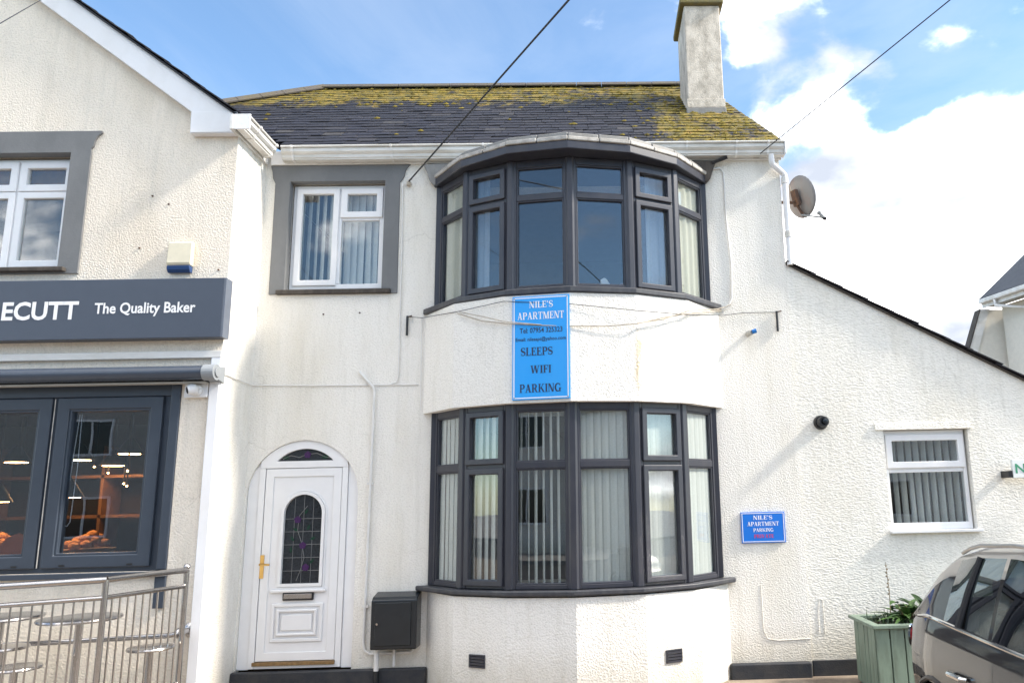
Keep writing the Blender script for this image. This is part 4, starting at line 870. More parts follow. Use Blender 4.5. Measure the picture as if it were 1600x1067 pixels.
# ================================================================== fittings on the bakery front
def bakery_fittings():
    t = thing('shop_sign', 'long slate blue shop sign board with white lettering above the awning', 'sign', (-5.5, -.78, 3.413))
    MB().box(-7.9, -3.618, -.855, -.722, 3.415, 4.010).build('panel', 'signgrey', t, bevel=.006)
    MB().box(-3.6175, -3.600, -.853, -.722, 3.417, 4.008).build('return_edge', 'signedge', t)
    lettering([('ECUTT', -5.716, 3.620, .722, .178, .028), ('The Quality Baker', -4.842, 3.668, .965, .108, .022)], (0, -.8555, 0), (1, 0, 0), (0, 0, 1), 'lettering', 'white_print', t, proud=.003)
    a = thing('awning', 'retracted dark blue grey awning cassette above the shop window', 'awning', (-5.6, -.85, 3.0))
    prof = arc(-.89, 3.065, .075, .068, 60, 300, 14)+[(-.722, 2.985), (-.722, 3.135)]
    MB().prism(prof, lambda u, v: (-7.8, u, v), (4.075, 0, 0)).build('cassette', 'awning', a, smooth=True)
    prof2 = arc(-.89, 3.065, .085, .078, 55, 305, 14)+[(-.7225, 2.98), (-.7225, 3.14)]
    MB().prism(prof2, lambda u, v: (-3.722, u, v), (.115, 0, 0)).build('end_cap', 'greyplastic', a, bevel=.008)
    MB().prism(arc(-.89, 3.065, .05, .046, 0, 330, 11), lambda u, v: (-3.606, u, v), (.012, 0, 0)).build('end_boss', 'greyplastic', a, bevel=.004)
    MB().box(-7.8, -3.73, -.86, -.78, 2.972, 2.986).build('valance', 'stone', a)
    c = thing('security_camera', 'small white dome security camera on a white plate below the awning end', 'camera', (-3.85, -.78, 2.85))
    MB().box(-3.965, -3.742, -.765, -.7215, 2.845, 2.985).build('back_plate', 'upvc', c, bevel=.006)
    MB().lathe([(.058, 0), (.058, .03), (.05, .045), (.03, .05)], (-3.845, -.766, 2.915), (0, -1, 0), 20).build('mount', 'upvc', c, smooth=True)
    ax = Vector((-.75, -.6, -.25)).normalized(); MB().lathe([(.01, -.055), (.035, -.045), (.052, -.015), (.054, .01), (.048, .035), (.036, .05)], (-3.85, -.83, 2.915), ax, 20).build('ball_housing', 'upvc', c, smooth=True)
    MB().lathe([(.034, 0), (.028, .004)], Vector((-3.85, -.83, 2.915))+ax*.0505, ax, 16).build('lens', 'black', c)
    b = thing('alarm_box', 'cream burglar alarm box with a dark blue base above the shop sign', 'alarm', (-4.11, -.77, 4.09))
    MB().prism([(-.722, 4.165), (-.785, 4.165), (-.80, 4.19), (-.785, 4.40), (-.772, 4.41), (-.722, 4.41)], lambda u, v: (-4.232, u, v), (.232, 0, 0)).build('cover', 'cream_p', b, bevel=.012)
    MB().prism([(-.722, 4.095), (-.765, 4.095), (-.79, 4.12), (-.796, 4.162), (-.722, 4.162)], lambda u, v: (-4.228, u, v), (.224, 0, 0)).build('lens_base', 'bluelens', b, bevel=.008)
    for x, z, lab in ((-4.47, 4.92, 'rust spot of an old screw on the bakery wall nearest the upper window'), (-4.30, 4.83, 'rust spot of an old screw above the alarm box'), (-4.55, 4.37, 'rust spot of an old screw beside the alarm box'), (-3.75, 4.13, 'rusty screw at the wall corner over the shop sign')):
        tag(MB().lathe([(.010, 0), (.008, .012)], (x, -.721, z), (0, -1, 0), 8).build('screw', 'rust'), lab, 'screw', 'rusty screws in the bakery wall')
bakery_fittings()
def railing():
    t = thing('handrail', 'stainless steel railing with thin balusters in front of the bakery', 'railing', (-4.2, -1.7, .1))
    A, Mi, Lp, Z = Vector((-3.71, -.95, 0)), Vector((-3.94, -1.755, 0)), Vector((-4.65, -2.233, 0)), .0
    zt, z2 = 1.258, 1.12
    def v(p, z): return (p.x, p.y, z)
    for nm, p in (('post', A), ('post', Mi), ('post', Lp)):
        MB().tube([v(p, .0), v(p, zt+.0)], .024, 12).build('post', 'steel', t, smooth=True)
    MB().lathe([(.004, -.03), (.022, -.02), (.03, 0), (.022, .02), (.004, .03)], v(A, zt+.03), n=14).build('finial', 'steel', t, smooth=True)
    for a, b in ((A, Mi), (Mi, Lp)):
        MB().tube([v(a, zt), v(b, zt)], .026, 12).build('top_rail', 'steel', t, smooth=True); MB().tube([v(a, z2), v(b, z2)], .019, 10).build('mid_rail', 'steel', t, smooth=True)
        MB().tube([v(a, .30), v(b, .30)], .019, 10).build('low_rail', 'steel', t, smooth=True)
        n = 11 if a is A else 13
        for k in range(1, n): p = a+(b-a)*k/n; MB().tube([v(p, .30), v(p, z2)], .0078, 7).build('baluster', 'steel', t, smooth=True)
    w = thing('wall_handrail', 'stainless steel handrail along the bakery wall behind the railing', 'handrail', (-4.6, -.9, .7))
    MB().tube([(-7.2, -.95, .60), (-3.83, -.95, .70), (-3.76, -.90, .71), (-3.75, -.78, .715)], .022, 12).build('rail', 'steel', w, smooth=True)
    MB().lathe([(.062, 0), (.062, .012), (.045, .028), (.02, .04)], (-3.75, -.767 if False else -.721, .715), (0, -1, 0), 18).build('rosette', 'steel', w, smooth=True)
    MB().lathe([(.004, -.05), (.035, -.035), (.05, 0), (.035, .035), (.004, .05)], (-3.755, -.90, .712), n=16).build('ball_joint', 'steel', w, smooth=True)
    MB().tube([(-5.6, -.95, .645), (-5.6, -.721, .60)], .012, 8).build('bracket', 'steel', w, smooth=True)
    tb = thing('bar_table', 'tall round stainless steel table behind the railing', 'table', (-4.333, -1.40, .2), 'round steel tables and stools')
    MB().lathe([(.27, 0), (.305, .004), (.312, .016), (.305, .028), (.29, .03)], (-4.333, -1.40, .905), n=32).build('tabletop', 'steel', tb, smooth=True)
    MB().tube([(-4.333, -1.40, .2), (-4.333, -1.40, .905)], .032, 14).build('stem', 'steel', tb, smooth=True)
    MB().lathe([(.24, 0), (.24, .012), (.05, .03)], (-4.333, -1.40, .2), n=24).build('base', 'steel', tb, smooth=True)
    t2 = copy_tree(tb, None, (-.72, .1, .012)); t2['label'] = 'round steel table half cut off at the edge of the photo'
    st = thing('stool', 'low round steel stool close behind the railing', 'stool', (-4.56, -1.78, .2), 'round steel tables and stools')
    MB().lathe([(.16, 0), (.18, .004), (.186, .014), (.18, .026), (.165, .028)], (-4.56, -1.78, .60), n=28).build('seat', 'steel', st, smooth=True)
    MB().tube([(-4.56, -1.78, .2), (-4.56, -1.78, .60)], .028, 12).build('stem', 'steel', st, smooth=True); MB().lathe([(.17, 0), (.17, .01), (.04, .025)], (-4.56, -1.78, .2), n=22).build('base', 'steel', st, smooth=True)
    s2 = copy_tree(st, None, (.70, .62, .02)); s2['label'] = 'low round steel stool beneath the wall handrail end'
    s3 = copy_tree(st, None, (-.42, .45, .08)); s3['label'] = 'low round steel stool at the edge of the photo'
railing()
# ================================================================== fittings on the house front
def house_fittings():
    # tall blue sign on the bay, flat against the facet left of its ridge
    F = Facet(SK_U[2], SK_U[3]); t = thing('apartment_sign', 'tall light blue holiday apartment sign on the bay between the two bay windows', 'sign', F.p(.4, .03, 2.75))
    x0, x1, z0, z1 = .095, .665, 2.75, 3.775
    b = MB(); F.box(b, x0, x1, .004, .022, z0, z1); b.build('panel', 'blue', t, bevel=.002)
    b = MB(); F.ring(b, x0+.012, x1-.012, z0+.012, z1-.012, .010, .0222, .0232); b.build('border', 'white_print', t)
    o = F.p(x0, .0222, z0); W_ = x1-x0; r = F.t
    b = MB()
    lettering([("NILE'S", W_*.30, .905, W_*.42, .066, 0), ('APARTMENT', W_*.09, .790, W_*.82, .072, 0)], o, r, (0, 0, 1), 'lettering', 'white_print', t, serif=True)
    lettering([('SLEEPS', W_*.15, .430, W_*.56, .080, 0), ('WIFI', W_*.32, .255, W_*.36, .076, 0), ('PARKING', W_*.13, .070, W_*.72, .080, 0)], o, r, (0, 0, 1), 'lettering', 'black_print', t, serif=True)
    lettering([('Tel: 07954 325323', W_*.13, .655, W_*.75, .052, .012), ('Email: nilesapt@yahoo.com', W_*.06, .575, W_*.88, .036, .012)], o, r, (0, 0, 1), 'lettering', 'black_print', t)
    for x, z in ((x0+.02, z0+.02), (x1-.02, z0+.02), (x0+.02, z1-.02), (x1-.02, z1-.02)): MB().lathe([(.006, 0), (.004, .004)], F.p(x, .0235, z), F.n, 8).build('screw', 'lead', t)
    # small parking sign
    t = thing('parking_sign', 'small royal blue private parking sign on the wall right of the lower bay', 'sign', (1.715, -.02, 1.315))
    MB().box(1.485, 1.945, -.022, -.004, 1.315, 1.628).build('panel', 'blue2', t, bevel=.002)
    b = MB(); frame_ring(b, 1.495, 1.935, 1.325, 1.618, .007, -.0234, -.0222); b.build('border', 'white_print', t)
    o = (1.485, -.0222, 1.315)
    lettering([("NILE'S", .13, .235, .20, .042, 0), ('APARTMENT', .065, .172, .33, .042, 0), ('PARKING', .125, .112, .21, .036, 0)], o, (1, 0, 0), (0, 0, 1), 'lettering', 'white_print', t, serif=True)
    lettering([('PRIVATE', .13, .050, .205, .036, 0)], o, (1, 0, 0), (0, 0, 1), 'lettering', 'red_print', t, serif=True)
    # gas meter box
    m = thing('meter_box', 'dark grey meter box on the wall between front door and bay', 'meter box', (-2.03, -.1, .4))
    MB().prism([(0, .40), (-.20, .40), (-.205, .42), (-.205, .865), (-.17, .895), (0, .93)], lambda u, v: (-2.255, u-.003, v), (.45, 0, 0)).build('casing', 'meter', m, bevel=.012)
    MB().box(-2.215, -1.86, -.222, -.209, .44, .845).build('door', 'meter', m, bevel=.012)
    MB().lathe([(.011, 0), (.011, .008)], (-2.19, -.222, .645), (0, -1, 0), 10).build('lock', 'steel', m)
    p = thing('service_pipe', 'thin white conduit running from above the door down to the meter box', 'pipe', (-2.36, -.03, .3))
    MB().tube([(-2.523, -.02, 3.192), (-2.37, -.02, 3.02), (-2.356, -.02, 2.98), (-2.372, -.02, .44), (-2.355, -.02, .37), (-2.30, -.02, .335), (-1.90, -.02, .345), (-1.872, -.02, .365), (-1.87, -.02, .40)], .0145, 8).build('conduit', 'pipe', p, smooth=True)
    MB().tube([(-2.215, -.10, .40), (-2.215, -.10, .19)], .024, 10).build('inlet_pipe', 'pipe', p, smooth=True); MB().tube([(-2.215, -.10, .189), (-2.215, -.10, -.02)], .026, 10).build('inlet_sleeve', 'meter', p, smooth=True)
    MB().tube([(-2.055, -.05, .40), (-2.055, -.05, .22)], .014, 8).build('drip_pipe', 'pipe', p, smooth=True)
    for z in (2.0, .78): MB().box(-2.395, -2.335, -.030, -.004, z, z+.02).build('clip', 'pipe', p)
    # cables
    def cable(name, pts, r, mat, label, group='cables on the house front', n=6):
        return tag(MB().tube(pts, r, n).build(name, mat, None, smooth=True), label, 'cable', group)
    cable('wall_cable', [(-3.64, -.70, 3.085), (-3.642, -.40, 3.075), (-3.635, -.012, 3.065), (-3.0, -.010, 3.05), (-2.38, -.010, 3.045), (-1.90, -.010, 3.04)], .006, 'pipe', 'thin white painted cable crossing the wall high above the front door')
    cable('wall_cable', [(-2.13, -.010, 5.32), (-2.115, -.010, 4.6), (-2.11, -.010, 3.12), (-2.13, -.010, 3.07), (-2.18, -.010, 3.055)], .007, 'pipe', 'white painted cable down the wall beside the upstairs white window')
    cable('wall_cable', [(-1.875, -.012, 3.78), (-1.87, -.012, 3.3), (-1.865, -.012, 2.76)], .005, 'pipe', 'short white cable down the edge of the bay between the windows')
    cable('wall_cable', [(1.30, -.02, 5.44), (1.46, -.015, 5.46), (1.495, -.012, 5.40), (1.50, -.012, 4.85), (1.53, -.012, 4.3), (1.515, -.012, 3.93), (1.47, -.014, 3.83), (1.36, -.03, 3.79)], .009, 'pipe', 'white cable down the wall between upper bay and downpipe')
    cable('string_line', [(-2.027, -.02, 3.782), (-1.86, -.06, 3.758), (-1.389, -.56, 3.70), (-.90, -.80, 3.738), (-.225, -.90, 3.674), (.42, -.825, 3.616), (.96, -.555, 3.626), (1.40, -.03, 3.736), (1.622, -.02, 3.762), (2.003, -.02, 3.763)], .0035, 'cable', 'thin dark line stretched right across the bay over the sign')
    cable('slack_cable', [(-1.395, -.555, 3.682), (-1.13, -.70, 3.566), (-.90, -.805, 3.515), (-.50, -.865, 3.473), (-.235, -.895, 3.455), (.13, -.855, 3.458), (.42, -.82, 3.485), (.70, -.695, 3.572), (.96, -.555, 3.64), (1.40, -.02, 3.797)], .0055, 'cablew', 'slack dirty cream cable sagging across the blue sign')
    cable('slack_cable', [(-1.37, -.58, 3.69), (-1.1, -.73, 3.60), (-.90, -.82, 3.53), (-.52, -.875, 3.478)], .0045, 'cablew', 'second dirty cable end drooping beside the blue sign')
    cable('slack_cable', [(.42, -.83, 3.486), (.68, -.71, 3.548), (.97, -.57, 3.668), (1.33, -.10, 3.79), (1.44, -.03, 3.83), (1.50, -.02, 3.86)], .0055, 'cablew', 'dirty cream cable rising to the bay corner nearer the dish')
    for x, z0, z1, lab in ((-2.03, 3.575, 3.79, 'short dark iron hook bar on the wall left of the bay'), (2.0, 3.55, 3.775, 'short dark iron hook bar on the wall right of the bay')):
        h = thing('hook_bar', lab, 'hook', (x, -.02, z0), 'iron hook bars either side of the bay')
        MB().tube([(x, -.022, z0), (x, -.022, z1)], .013, 8).build('bar', 'black', h, smooth=True); MB().tube([(x, -.022, z1-.01), (x+.05, -.03, z1)], .007, 6).build('hook', 'rust', h, smooth=True); MB().tube([(x, -.022, z0+.06), (x, .002, z0+.06)], .008, 6).build('fixing', 'black', h)
    o = thing('outlet_pipe', 'small stubby grey outlet pipe with a bright blue cap high on the wall', 'pipe', (1.70, -.05, 3.52))
    MB().tube([(1.675, 0, 3.532), (1.68, -.06, 3.53), (1.70, -.085, 3.532)], .030, 12).build('stub', 'stone', o, smooth=True); MB().tube([(1.705, -.088, 3.535), (1.75, -.10, 3.545)], .024, 12).build('cap', 'bluecap', o, smooth=True)
    v = thing('flue_vent', 'round black flue terminal on the extension wall', 'vent', (2.405, -.05, 2.54))
    MB().lathe([(.078, 0), (.076, .02), (.066, .045)], (2.405, .011, 2.548), (0, -1, 0), 24).build('collar', 'black', v, smooth=True); MB().lathe([(.056, .046), (.056, .13), (.05, .14), (.035, .14), (.033, .11)], (2.405, .011, 2.548), (0, -1, 0), 20).build('terminal', 'black', v, smooth=True)
    MB().lathe([(.03, .10), (.03, .16), (.02, .165)], (2.415, .011, 2.55), (0, -1, 0), 14).build('nozzle', 'meter', v, smooth=True)
    for x, z, lab in ((-2.94, 3.83, 'rusty screw in the wall under the upstairs white window nearer the bakery'), (-2.55, 3.84, 'rusty screw in the wall under the upstairs white window nearer the bay')):
        tag(MB().lathe([(.009, 0), (.007, .014)], (x, -.001, z), (0, -1, 0), 8).build('screw', 'rust'), lab, 'screw', 'rusty screws under the white window')
    k = thing('wall_cleat', 'black cable cleat under the eaves beside the upper bay', 'cleat', (1.50, -.08, 5.55)); MB().tube([(1.36, -.07, 5.50), (1.53, -.10, 5.555)], .022, 8).build('sleeve', 'black', k); MB().box(1.84, 1.91, -.06, -.037, 5.565, 5.60).build('block', 'rust', k, bevel=.005)
    a = thing('wire_anchor', 'small porcelain anchor eye holding the overhead wire on the wall', 'bracket', (-2.05, -.02, 5.3)); MB().tube([(-2.05, .002, 5.325), (-2.05, -.045, 5.33)], .012, 8).build('bolt', 'rust', a); MB().lathe([(.02, 0), (.028, .012), (.02, .03), (.024, .04)], (-2.055, -.03, 5.285), n=12).build('insulator', 'cablew', a, smooth=True)
    MB().tube([(-2.05+.055*math.cos(q), -.02, 5.34+.05*math.sin(q)) for q in [i*math.pi/6 for i in range(1, 9)]], .004, 6).build('tail_loop', 'pipe', a, smooth=True)
    # wall conduits on the extension foot
    cable('wall_cable', [(1.66, -.003, .90), (1.665, -.003, .45), (1.70, -.003, .37), (1.80, -.003, .35), (2.14, -.004, .36)], .004, 'white', 'white cable bent along the foot of the wall under the parking sign')
    cable('wall_cable', [(2.26, .010, .74), (2.24, .010, .62), (2.235, .010, .40)], .005, 'ext', 'short white pipe at the foot of the extension wall beside the planter'); cable('wall_cable', [(2.255, .010, .745), (2.29, .010, .73), (2.295, .010, .40)], .005, 'ext', 'second short white pipe at the extension foot nearer the planter')
    g = thing('hanging_sign', 'white and green sign at the very edge of the photo on the extension', 'sign', (4.5, -.1, 1.9))
    MB().box(4.345, 5.10, -.16, -.12, 1.915, 2.105).build('panel', 'signwhite', g, bevel=.004); MB().box(4.30, 4.344, -.15, .013, 1.92, 1.99).build('bracket', 'black', g)
    lettering([('NI', 4.372, 1.965, .145, .10, .02)], (0, -.1605, 0), (1, 0, 0), (0, 0, 1), 'lettering', 'signgreen', g)
house_fittings()
def satellite_dish():
    t = thing('satellite_dish', 'grey satellite dish with brown bracket behind the downpipe at the house corner', 'satellite dish', (2.3, .5, 5.1))
    c = Vector((2.47, .50, 5.30)); ax = Vector((.80, .42, .22)).normalized()      # faces away to the right
    a = Vector((-ax.y, ax.x, 0)).normalized(); u = ax.cross(a)
    if u.z < 0: u = -u
    b = MB(); n = 28; V = []; rings = 7
    for k in range(rings+1):
        r = k/rings
        for i in range(n):
            q = 2*math.pi*i/n; V.append(c+a*math.cos(q)*.235*r+u*math.sin(q)*.26*r+ax*(.055*r*r))
    F = [(k*n+i, k*n+(i+1) % n, (k+1)*n+(i+1) % n, (k+1)*n+i) for k in range(1, rings) for i in range(n)]+[(0, n+i, n+(i+1) % n) for i in range(n)]
    b.add(V, F); o = b.build('reflector', 'dish', t, smooth=True); s = o.modifiers.new('thick', 'SOLIDIFY'); s.thickness = .006
    m = c-ax*.05
    MB().obox(m-a*.05-u*.11-ax*.02, a*.09, u*.2, ax*.05).build('back_plate', 'rust', t, bevel=.008); MB().tube([m-u*.05, m-ax*.06-u*.06, Vector((2.15, .45, 5.22))], .02, 8).build('wall_arm', 'rust', t, smooth=True); MB().tube([m+a*.03+u*.05, m-u*.09, c-u*.24+ax*.02], .018, 8).build('brace', 'rust', t, smooth=True)
    tip = Vector((2.72, .42, 5.01)); MB().tube([c-u*.22-ax*.02, tip], .011, 8).build('feed_arm', 'greyplastic', t, smooth=True)
    MB().lathe([(.02, -.03), (.026, 0), (.02, .04), (.03, .05), (.03, .07)], tip+Vector((0, 0, .02)), (-.5, -.1, .6), 12).build('receiver_head', 'greyplastic', t, smooth=True); MB().lathe([(.014, 0), (.022, .03), (.022, .05)], tip, (1, 0, -.35), 10).build('receiver_plug', 'black', t, smooth=True)
    MB().tube([m, m+Vector((-.06, -.02, .14)), m+Vector((-.14, -.04, .17)), Vector((2.18, .3, 5.3))], .005, 6).build('lead_cable', 'cablew', t, smooth=True)
satellite_dish()
def overhead_wires():
    def wire(p, q, ext, r, label, sag=.0):
        p, q = Vector(p), Vector(q); e = p+(q-p)*ext; n = 16; pts = [p+(e-p)*(i/n)-Vector((0, 0, sag*4*(i/n)*(1-i/n))) for i in range(n+1)]
        tag(MB().tube(pts, r, 6).build('overhead_wire', 'cable', None, smooth=True), label, 'wire', 'overhead wires')
    wire((-2.05, -.045, 5.335), (-.15, -3.0, 5.545), 5, .0085, 'thick dark overhead wire fixed to the wall beside the upper bay')
    wire((1.875, -.06, 5.575), (3.02, -2.5, 5.84), 7, .006, 'thin overhead wire rising from the eaves near the downpipe')
    wire((-5.709, -.87, 7.065), (-5.03, -2.0, 6.15), 7, .004, 'thin overhead wire crossing the top corner of the bakery gable')
overhead_wires()
# ================================================================== planter
def planter():
    t = thing('planter', 'sage green wooden planter trough standing against the extension wall', 'planter', (3.4, -.6, 0))
    x0, x1, y0, y1, h = 2.50, 4.10, -.92, -.28, .585
    b = MB(); b.box(x0+.03, x1-.03, y0+.03, y1-.03, 0, h-.10); b.build('liner', 'green', t)
    n = 12; w = (x1-x0)/n
    for k in range(n):
        for y in (y0, y1-.022): MB().box(x0+w*k+.006, x0+w*(k+1)-.006, y+random.uniform(-.003, .003), y+.022, .02, h-.001).build('board', 'green', t, bevel=.004)
    n = 6; w = (y1-y0-.05)/n
    for k in range(n):
        for x in (x0, x1-.022): MB().box(x+random.uniform(-.003, .003), x+.022, y0+.025+w*k+.006, y0+.025+w*(k+1)-.006, .02, h-.001).build('board', 'green', t, bevel=.004)
    r = MB(); r.plate([(x0-.035, y0-.035), (x1+.035, y0-.035), (x1+.035, y1+.035), (x0-.035, y1+.035)], [[(x0+.05, y0+.05), (x1-.05, y0+.05), (x1-.05, y1-.05), (x0+.05, y1-.05)]], lambda a, c: (a, c, h), (0, 0, .032)); r.build('rim', 'green', t, bevel=.006)
    b = MB().box(x0+.045, x1-.045, y0+.045, y1-.045, h-.099, h-.03).build('soil', 'soil', t)
    def leaf(p, d, L, w, droop, mat, par, fold=.25):
        d = Vector(d).normalized(); s = d.cross(Vector((0, 0, 1))).normalized(); V = []; n = 6
        for i in range(n+1):
            u = i/n; c = Vector(p)+d*L*u-Vector((0, 0, droop*L*u*u)); ww = w*math.sin(math.pi*min(1, u*.93+.07))**.8
            V += [c-s*ww/2+Vector((0, 0, ww*fold)), c, c+s*ww/2+Vector((0, 0, ww*fold))]
        b = MB().add(V, [(i*3+j, i*3+j+1, i*3+j+4, i*3+j+3) for i in range(n) for j in range(2)]); return b.build('leaf', mat, par, smooth=True)
    g = 'plants in the green planter'; rr = random.Random(3)
    for (px, py, nl, L, wd, mat, lab) in ((2.93, -.58, 16, .36, .05, 'leaf', 'leafy green plant with long blades at the open end of the planter'), (3.20, -.50, 18, .42, .075, 'leafd', 'darker bushy plant with broad leaves in the middle of the planter'), (3.52, -.62, 16, .40, .07, 'leaf', 'green leafy plant in the planter half behind the car')):
        p = thing('plant', lab, 'plant', (px, py, h-.03), g)
        for k in range(nl+12):
            a = rr.uniform(0, 6.28); el = rr.uniform(.12, .95); l = 1.0*L*rr.uniform(.5, 1.15)
            leaf((px+.05*math.cos(a), py+.05*math.sin(a), h+.03), (math.cos(a), math.sin(a)*.7, el), l, wd*rr.uniform(.6, 1.2), rr.uniform(.1, .6), mat, p)
        for k in range(7):
            a = rr.uniform(0, 6.28); q = Vector((px+.10*math.cos(a), py+.10*math.sin(a), h+rr.uniform(.06, .22))); leaf(q, (math.cos(a), math.sin(a), .3), .11, .075, .4, 'leaf', p)
            MB().tube([(px, py, h-.03), tuple(q)], .003, 5).build('stem', 'stem', p)
    for x, y, hh, lab in ((2.80, -.50, .55, 'tall thin dry flower stalk in the planter'), (3.36, -.45, .40, 'shorter dry flower stalk in the planter')):
        p = thing('dry_stalk', lab, 'plant', (x, y, h-.03), g); MB().tube([(x, y, h-.03), (x+.01, y, h+hh*.5), (x-.005, y, h+hh)], [.005, .004, .002], 5).build('stem', 'stem', p)
        q = MB()
        for k in range(9): z = h+hh*(.45+.06*k); q.lathe([(.002, -.008), (.010, 0), (.002, .010)], (x+.008*math.sin(k*2), y+.006*math.cos(k), z), n=6)
        q.build('seed_heads', 'stem', p)
    q = MB()
    for k in range(260):
        x = rr.uniform(x0+.08, 3.9); y = rr.uniform(y0+.08, y1-.08); a = rr.uniform(0, 6.28); L = rr.uniform(.05, .16); d = Vector((math.cos(a)*.35, math.sin(a)*.35, 1)).normalized()*L; s = Vector((-math.sin(a), math.cos(a), 0))*.006; P = Vector((x, y, h-.03))
        q.add([P-s, P+s, P+d*.6+s*.7, P+d+Vector((d.x*.5, d.y*.5, 0)), P+d*.6-s*.7], [(0, 1, 2, 3, 4)])
    o = stuff(q.build('weeds', 'leafd')); o['label'] = 'short weeds and grass in the planter soil'; o['category'] = 'weeds'
planter()
# ================================================================== parked car
def car():
    t = thing('car', 'dark glossy hatchback with silver roof rails parked beside the planter', 'car', (3.0, -5.0, 0))
    XC, YR, LEN = 2.985, -2.46, 4.05
    def Wp(u, v, w): return (XC+v, YR-u, w)
    def ip(xs, ys, x):
        if x <= xs[0]: return ys[0]
        for a, b, p, q in zip(xs[:-1], xs[1:], ys[:-1], ys[1:]):
            if x <= b: k = (x-a)/(b-a); k = k*k*(3-2*k)*.5+k*.5; return p+(q-p)*k
        return ys[-1]
    U = [0, .04, .10, .18, .28, .38, .48, .58, .66, .74, .82, .9, 1.0, 1.1, 1.25, 1.4, 1.44, 1.5, 1.56, 1.6, 1.8, 2.0, 2.2, 2.35, 2.45, 2.55, 2.65, 2.8, 2.95, 3.1, 3.3, 3.5, 3.7, 3.85, 3.96, 4.02, 4.05]
    def halfw(u): return ip([0, .04, .12, .3, .6, 1.4, 2.6, 3.4, 3.8, 3.98, 4.05], [.66, .74, .80, .86, .90, .905, .90, .87, .80, .70, .60], u)
    def belt(u): return ip([0, .2, .6, 1.5, 2.5, 2.8, 3.6, 4.05], [.78, .95, 1.0, .975, .94, .93, .90, .72], u)
    def roofz(u): return ip([0, .28, .42, .52, .64, .77, 1.0, 1.5, 2.1, 2.4, 2.7, 2.95, 3.1, 3.2, 4.05], [.80, .985, 1.12, 1.25, 1.37, 1.435, 1.475, 1.50, 1.48, 1.40, 1.20, 1.02, .945, .94, .74], u)
    sec = []
    for u in U:
        h = halfw(u); bz = belt(u); rz = max(roofz(u), bz+.012); k = (rz-bz)
        cab = min(1, k/.45); wt = h*.965-.19*cab
        pts = [(0, .22), (h*.80, .22), (h*.94, .30), (h*.985, .45), (h, .62), (h*.994, .76), (h*.970, .88), (h*.952, bz-.015), (h*.936, bz)]
        base = h*.933; n = 4
        for i in range(1, n+1): f = i/n; pts.append((base+(wt-base)*f-.012*math.sin(math.pi*f)*-1*cab, bz+(k-.075*cab-.005)*f))
        pts += [(wt-.03*cab-.01, bz+(k-.045*cab)), (wt-.09*cab-.03, bz+(k-.016*cab)), (wt*.6, rz-.003), (0, rz)]
        sec.append(pts)
    m = len(sec[0]); body, glassm, rear, top = MB(), MB(), MB(), MB()
    def quad(mb, i, j, sg):
        q = [Wp(U[a], sg*sec[a][b][0], sec[a][b][1]) for a, b in ((i, j), (i+1, j), (i+1, j+1), (i, j+1))]; mb.add(q, [(0, 1, 2, 3)])
    for i in range(len(U)-1):
        uc = (U[i]+U[i+1])/2
        for j in range(m-1):
            zc = (sec[i][j][1]+sec[i+1][j+1][1])/2
            for sg in (-1, 1):
                wheel = any((uc-wu)**2+(zc-.31)**2 < .335**2 for wu in (.72, 3.22)) and j in (1, 2, 3)
                if wheel: continue
                if 8 <= j <= 11 and .80 < uc < 2.85 and not (1.40 < uc < 1.45) and not (.90 < uc < .905): quad(glassm, i, j, sg)
                elif .36 < uc < .68 and j >= 13: quad(rear, i, j, sg)
                elif j >= 12 and 2.35 < uc < 2.95: quad(rear, i, j, sg)
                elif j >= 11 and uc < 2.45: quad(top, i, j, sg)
                else: quad(body, i, j, sg)
    for idx in (0, len(U)-1):
        P = [Wp(U[idx], v, w) for v, w in sec[idx]]+[Wp(U[idx], -v, w) for v, w in reversed(sec[idx])]; body.add(P, [tuple(range(len(P)))])
    def weld(o):
        bm = bmesh.new(); bm.from_mesh(o.data); bmesh.ops.remove_doubles(bm, verts=bm.verts[:], dist=.0005); bmesh.ops.recalc_face_normals(bm, faces=bm.faces[:]); bm.to_mesh(o.data); bm.free(); o.data.shade_smooth(); o.data.set_sharp_from_angle(angle=math.radians(35))
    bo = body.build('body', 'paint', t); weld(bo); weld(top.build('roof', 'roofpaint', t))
    for sg in (-1, 1):
        gm = MB(); keep = [f for f in glassm.f if (glassm.v[f[0]][0]-XC)*sg > 0]
        for f in keep: gm.add([glassm.v[i] for i in f], [(0, 1, 2, 3)])
        weld(gm.build('side_window', 'carglass', t))
    for nm, cond in (('rear_window', lambda y: y > YR-1.5), ('windscreen', lambda y: y <= YR-1.5)):
        gm = MB()
        for f in rear.f:
            if cond(rear.v[f[0]][1]): gm.add([rear.v[i] for i in f], [(0, 1, 2, 3)])
        if gm.v: weld(gm.build(nm, 'carglass', t))
    def side_line(pairs, r, name, mat, off=.006, sg=-1, par=t):
        return MB().tube([Wp(u, sg*(hw+off), w) for u, hw, w in pairs], r, 8).build(name, mat, par, smooth=True)
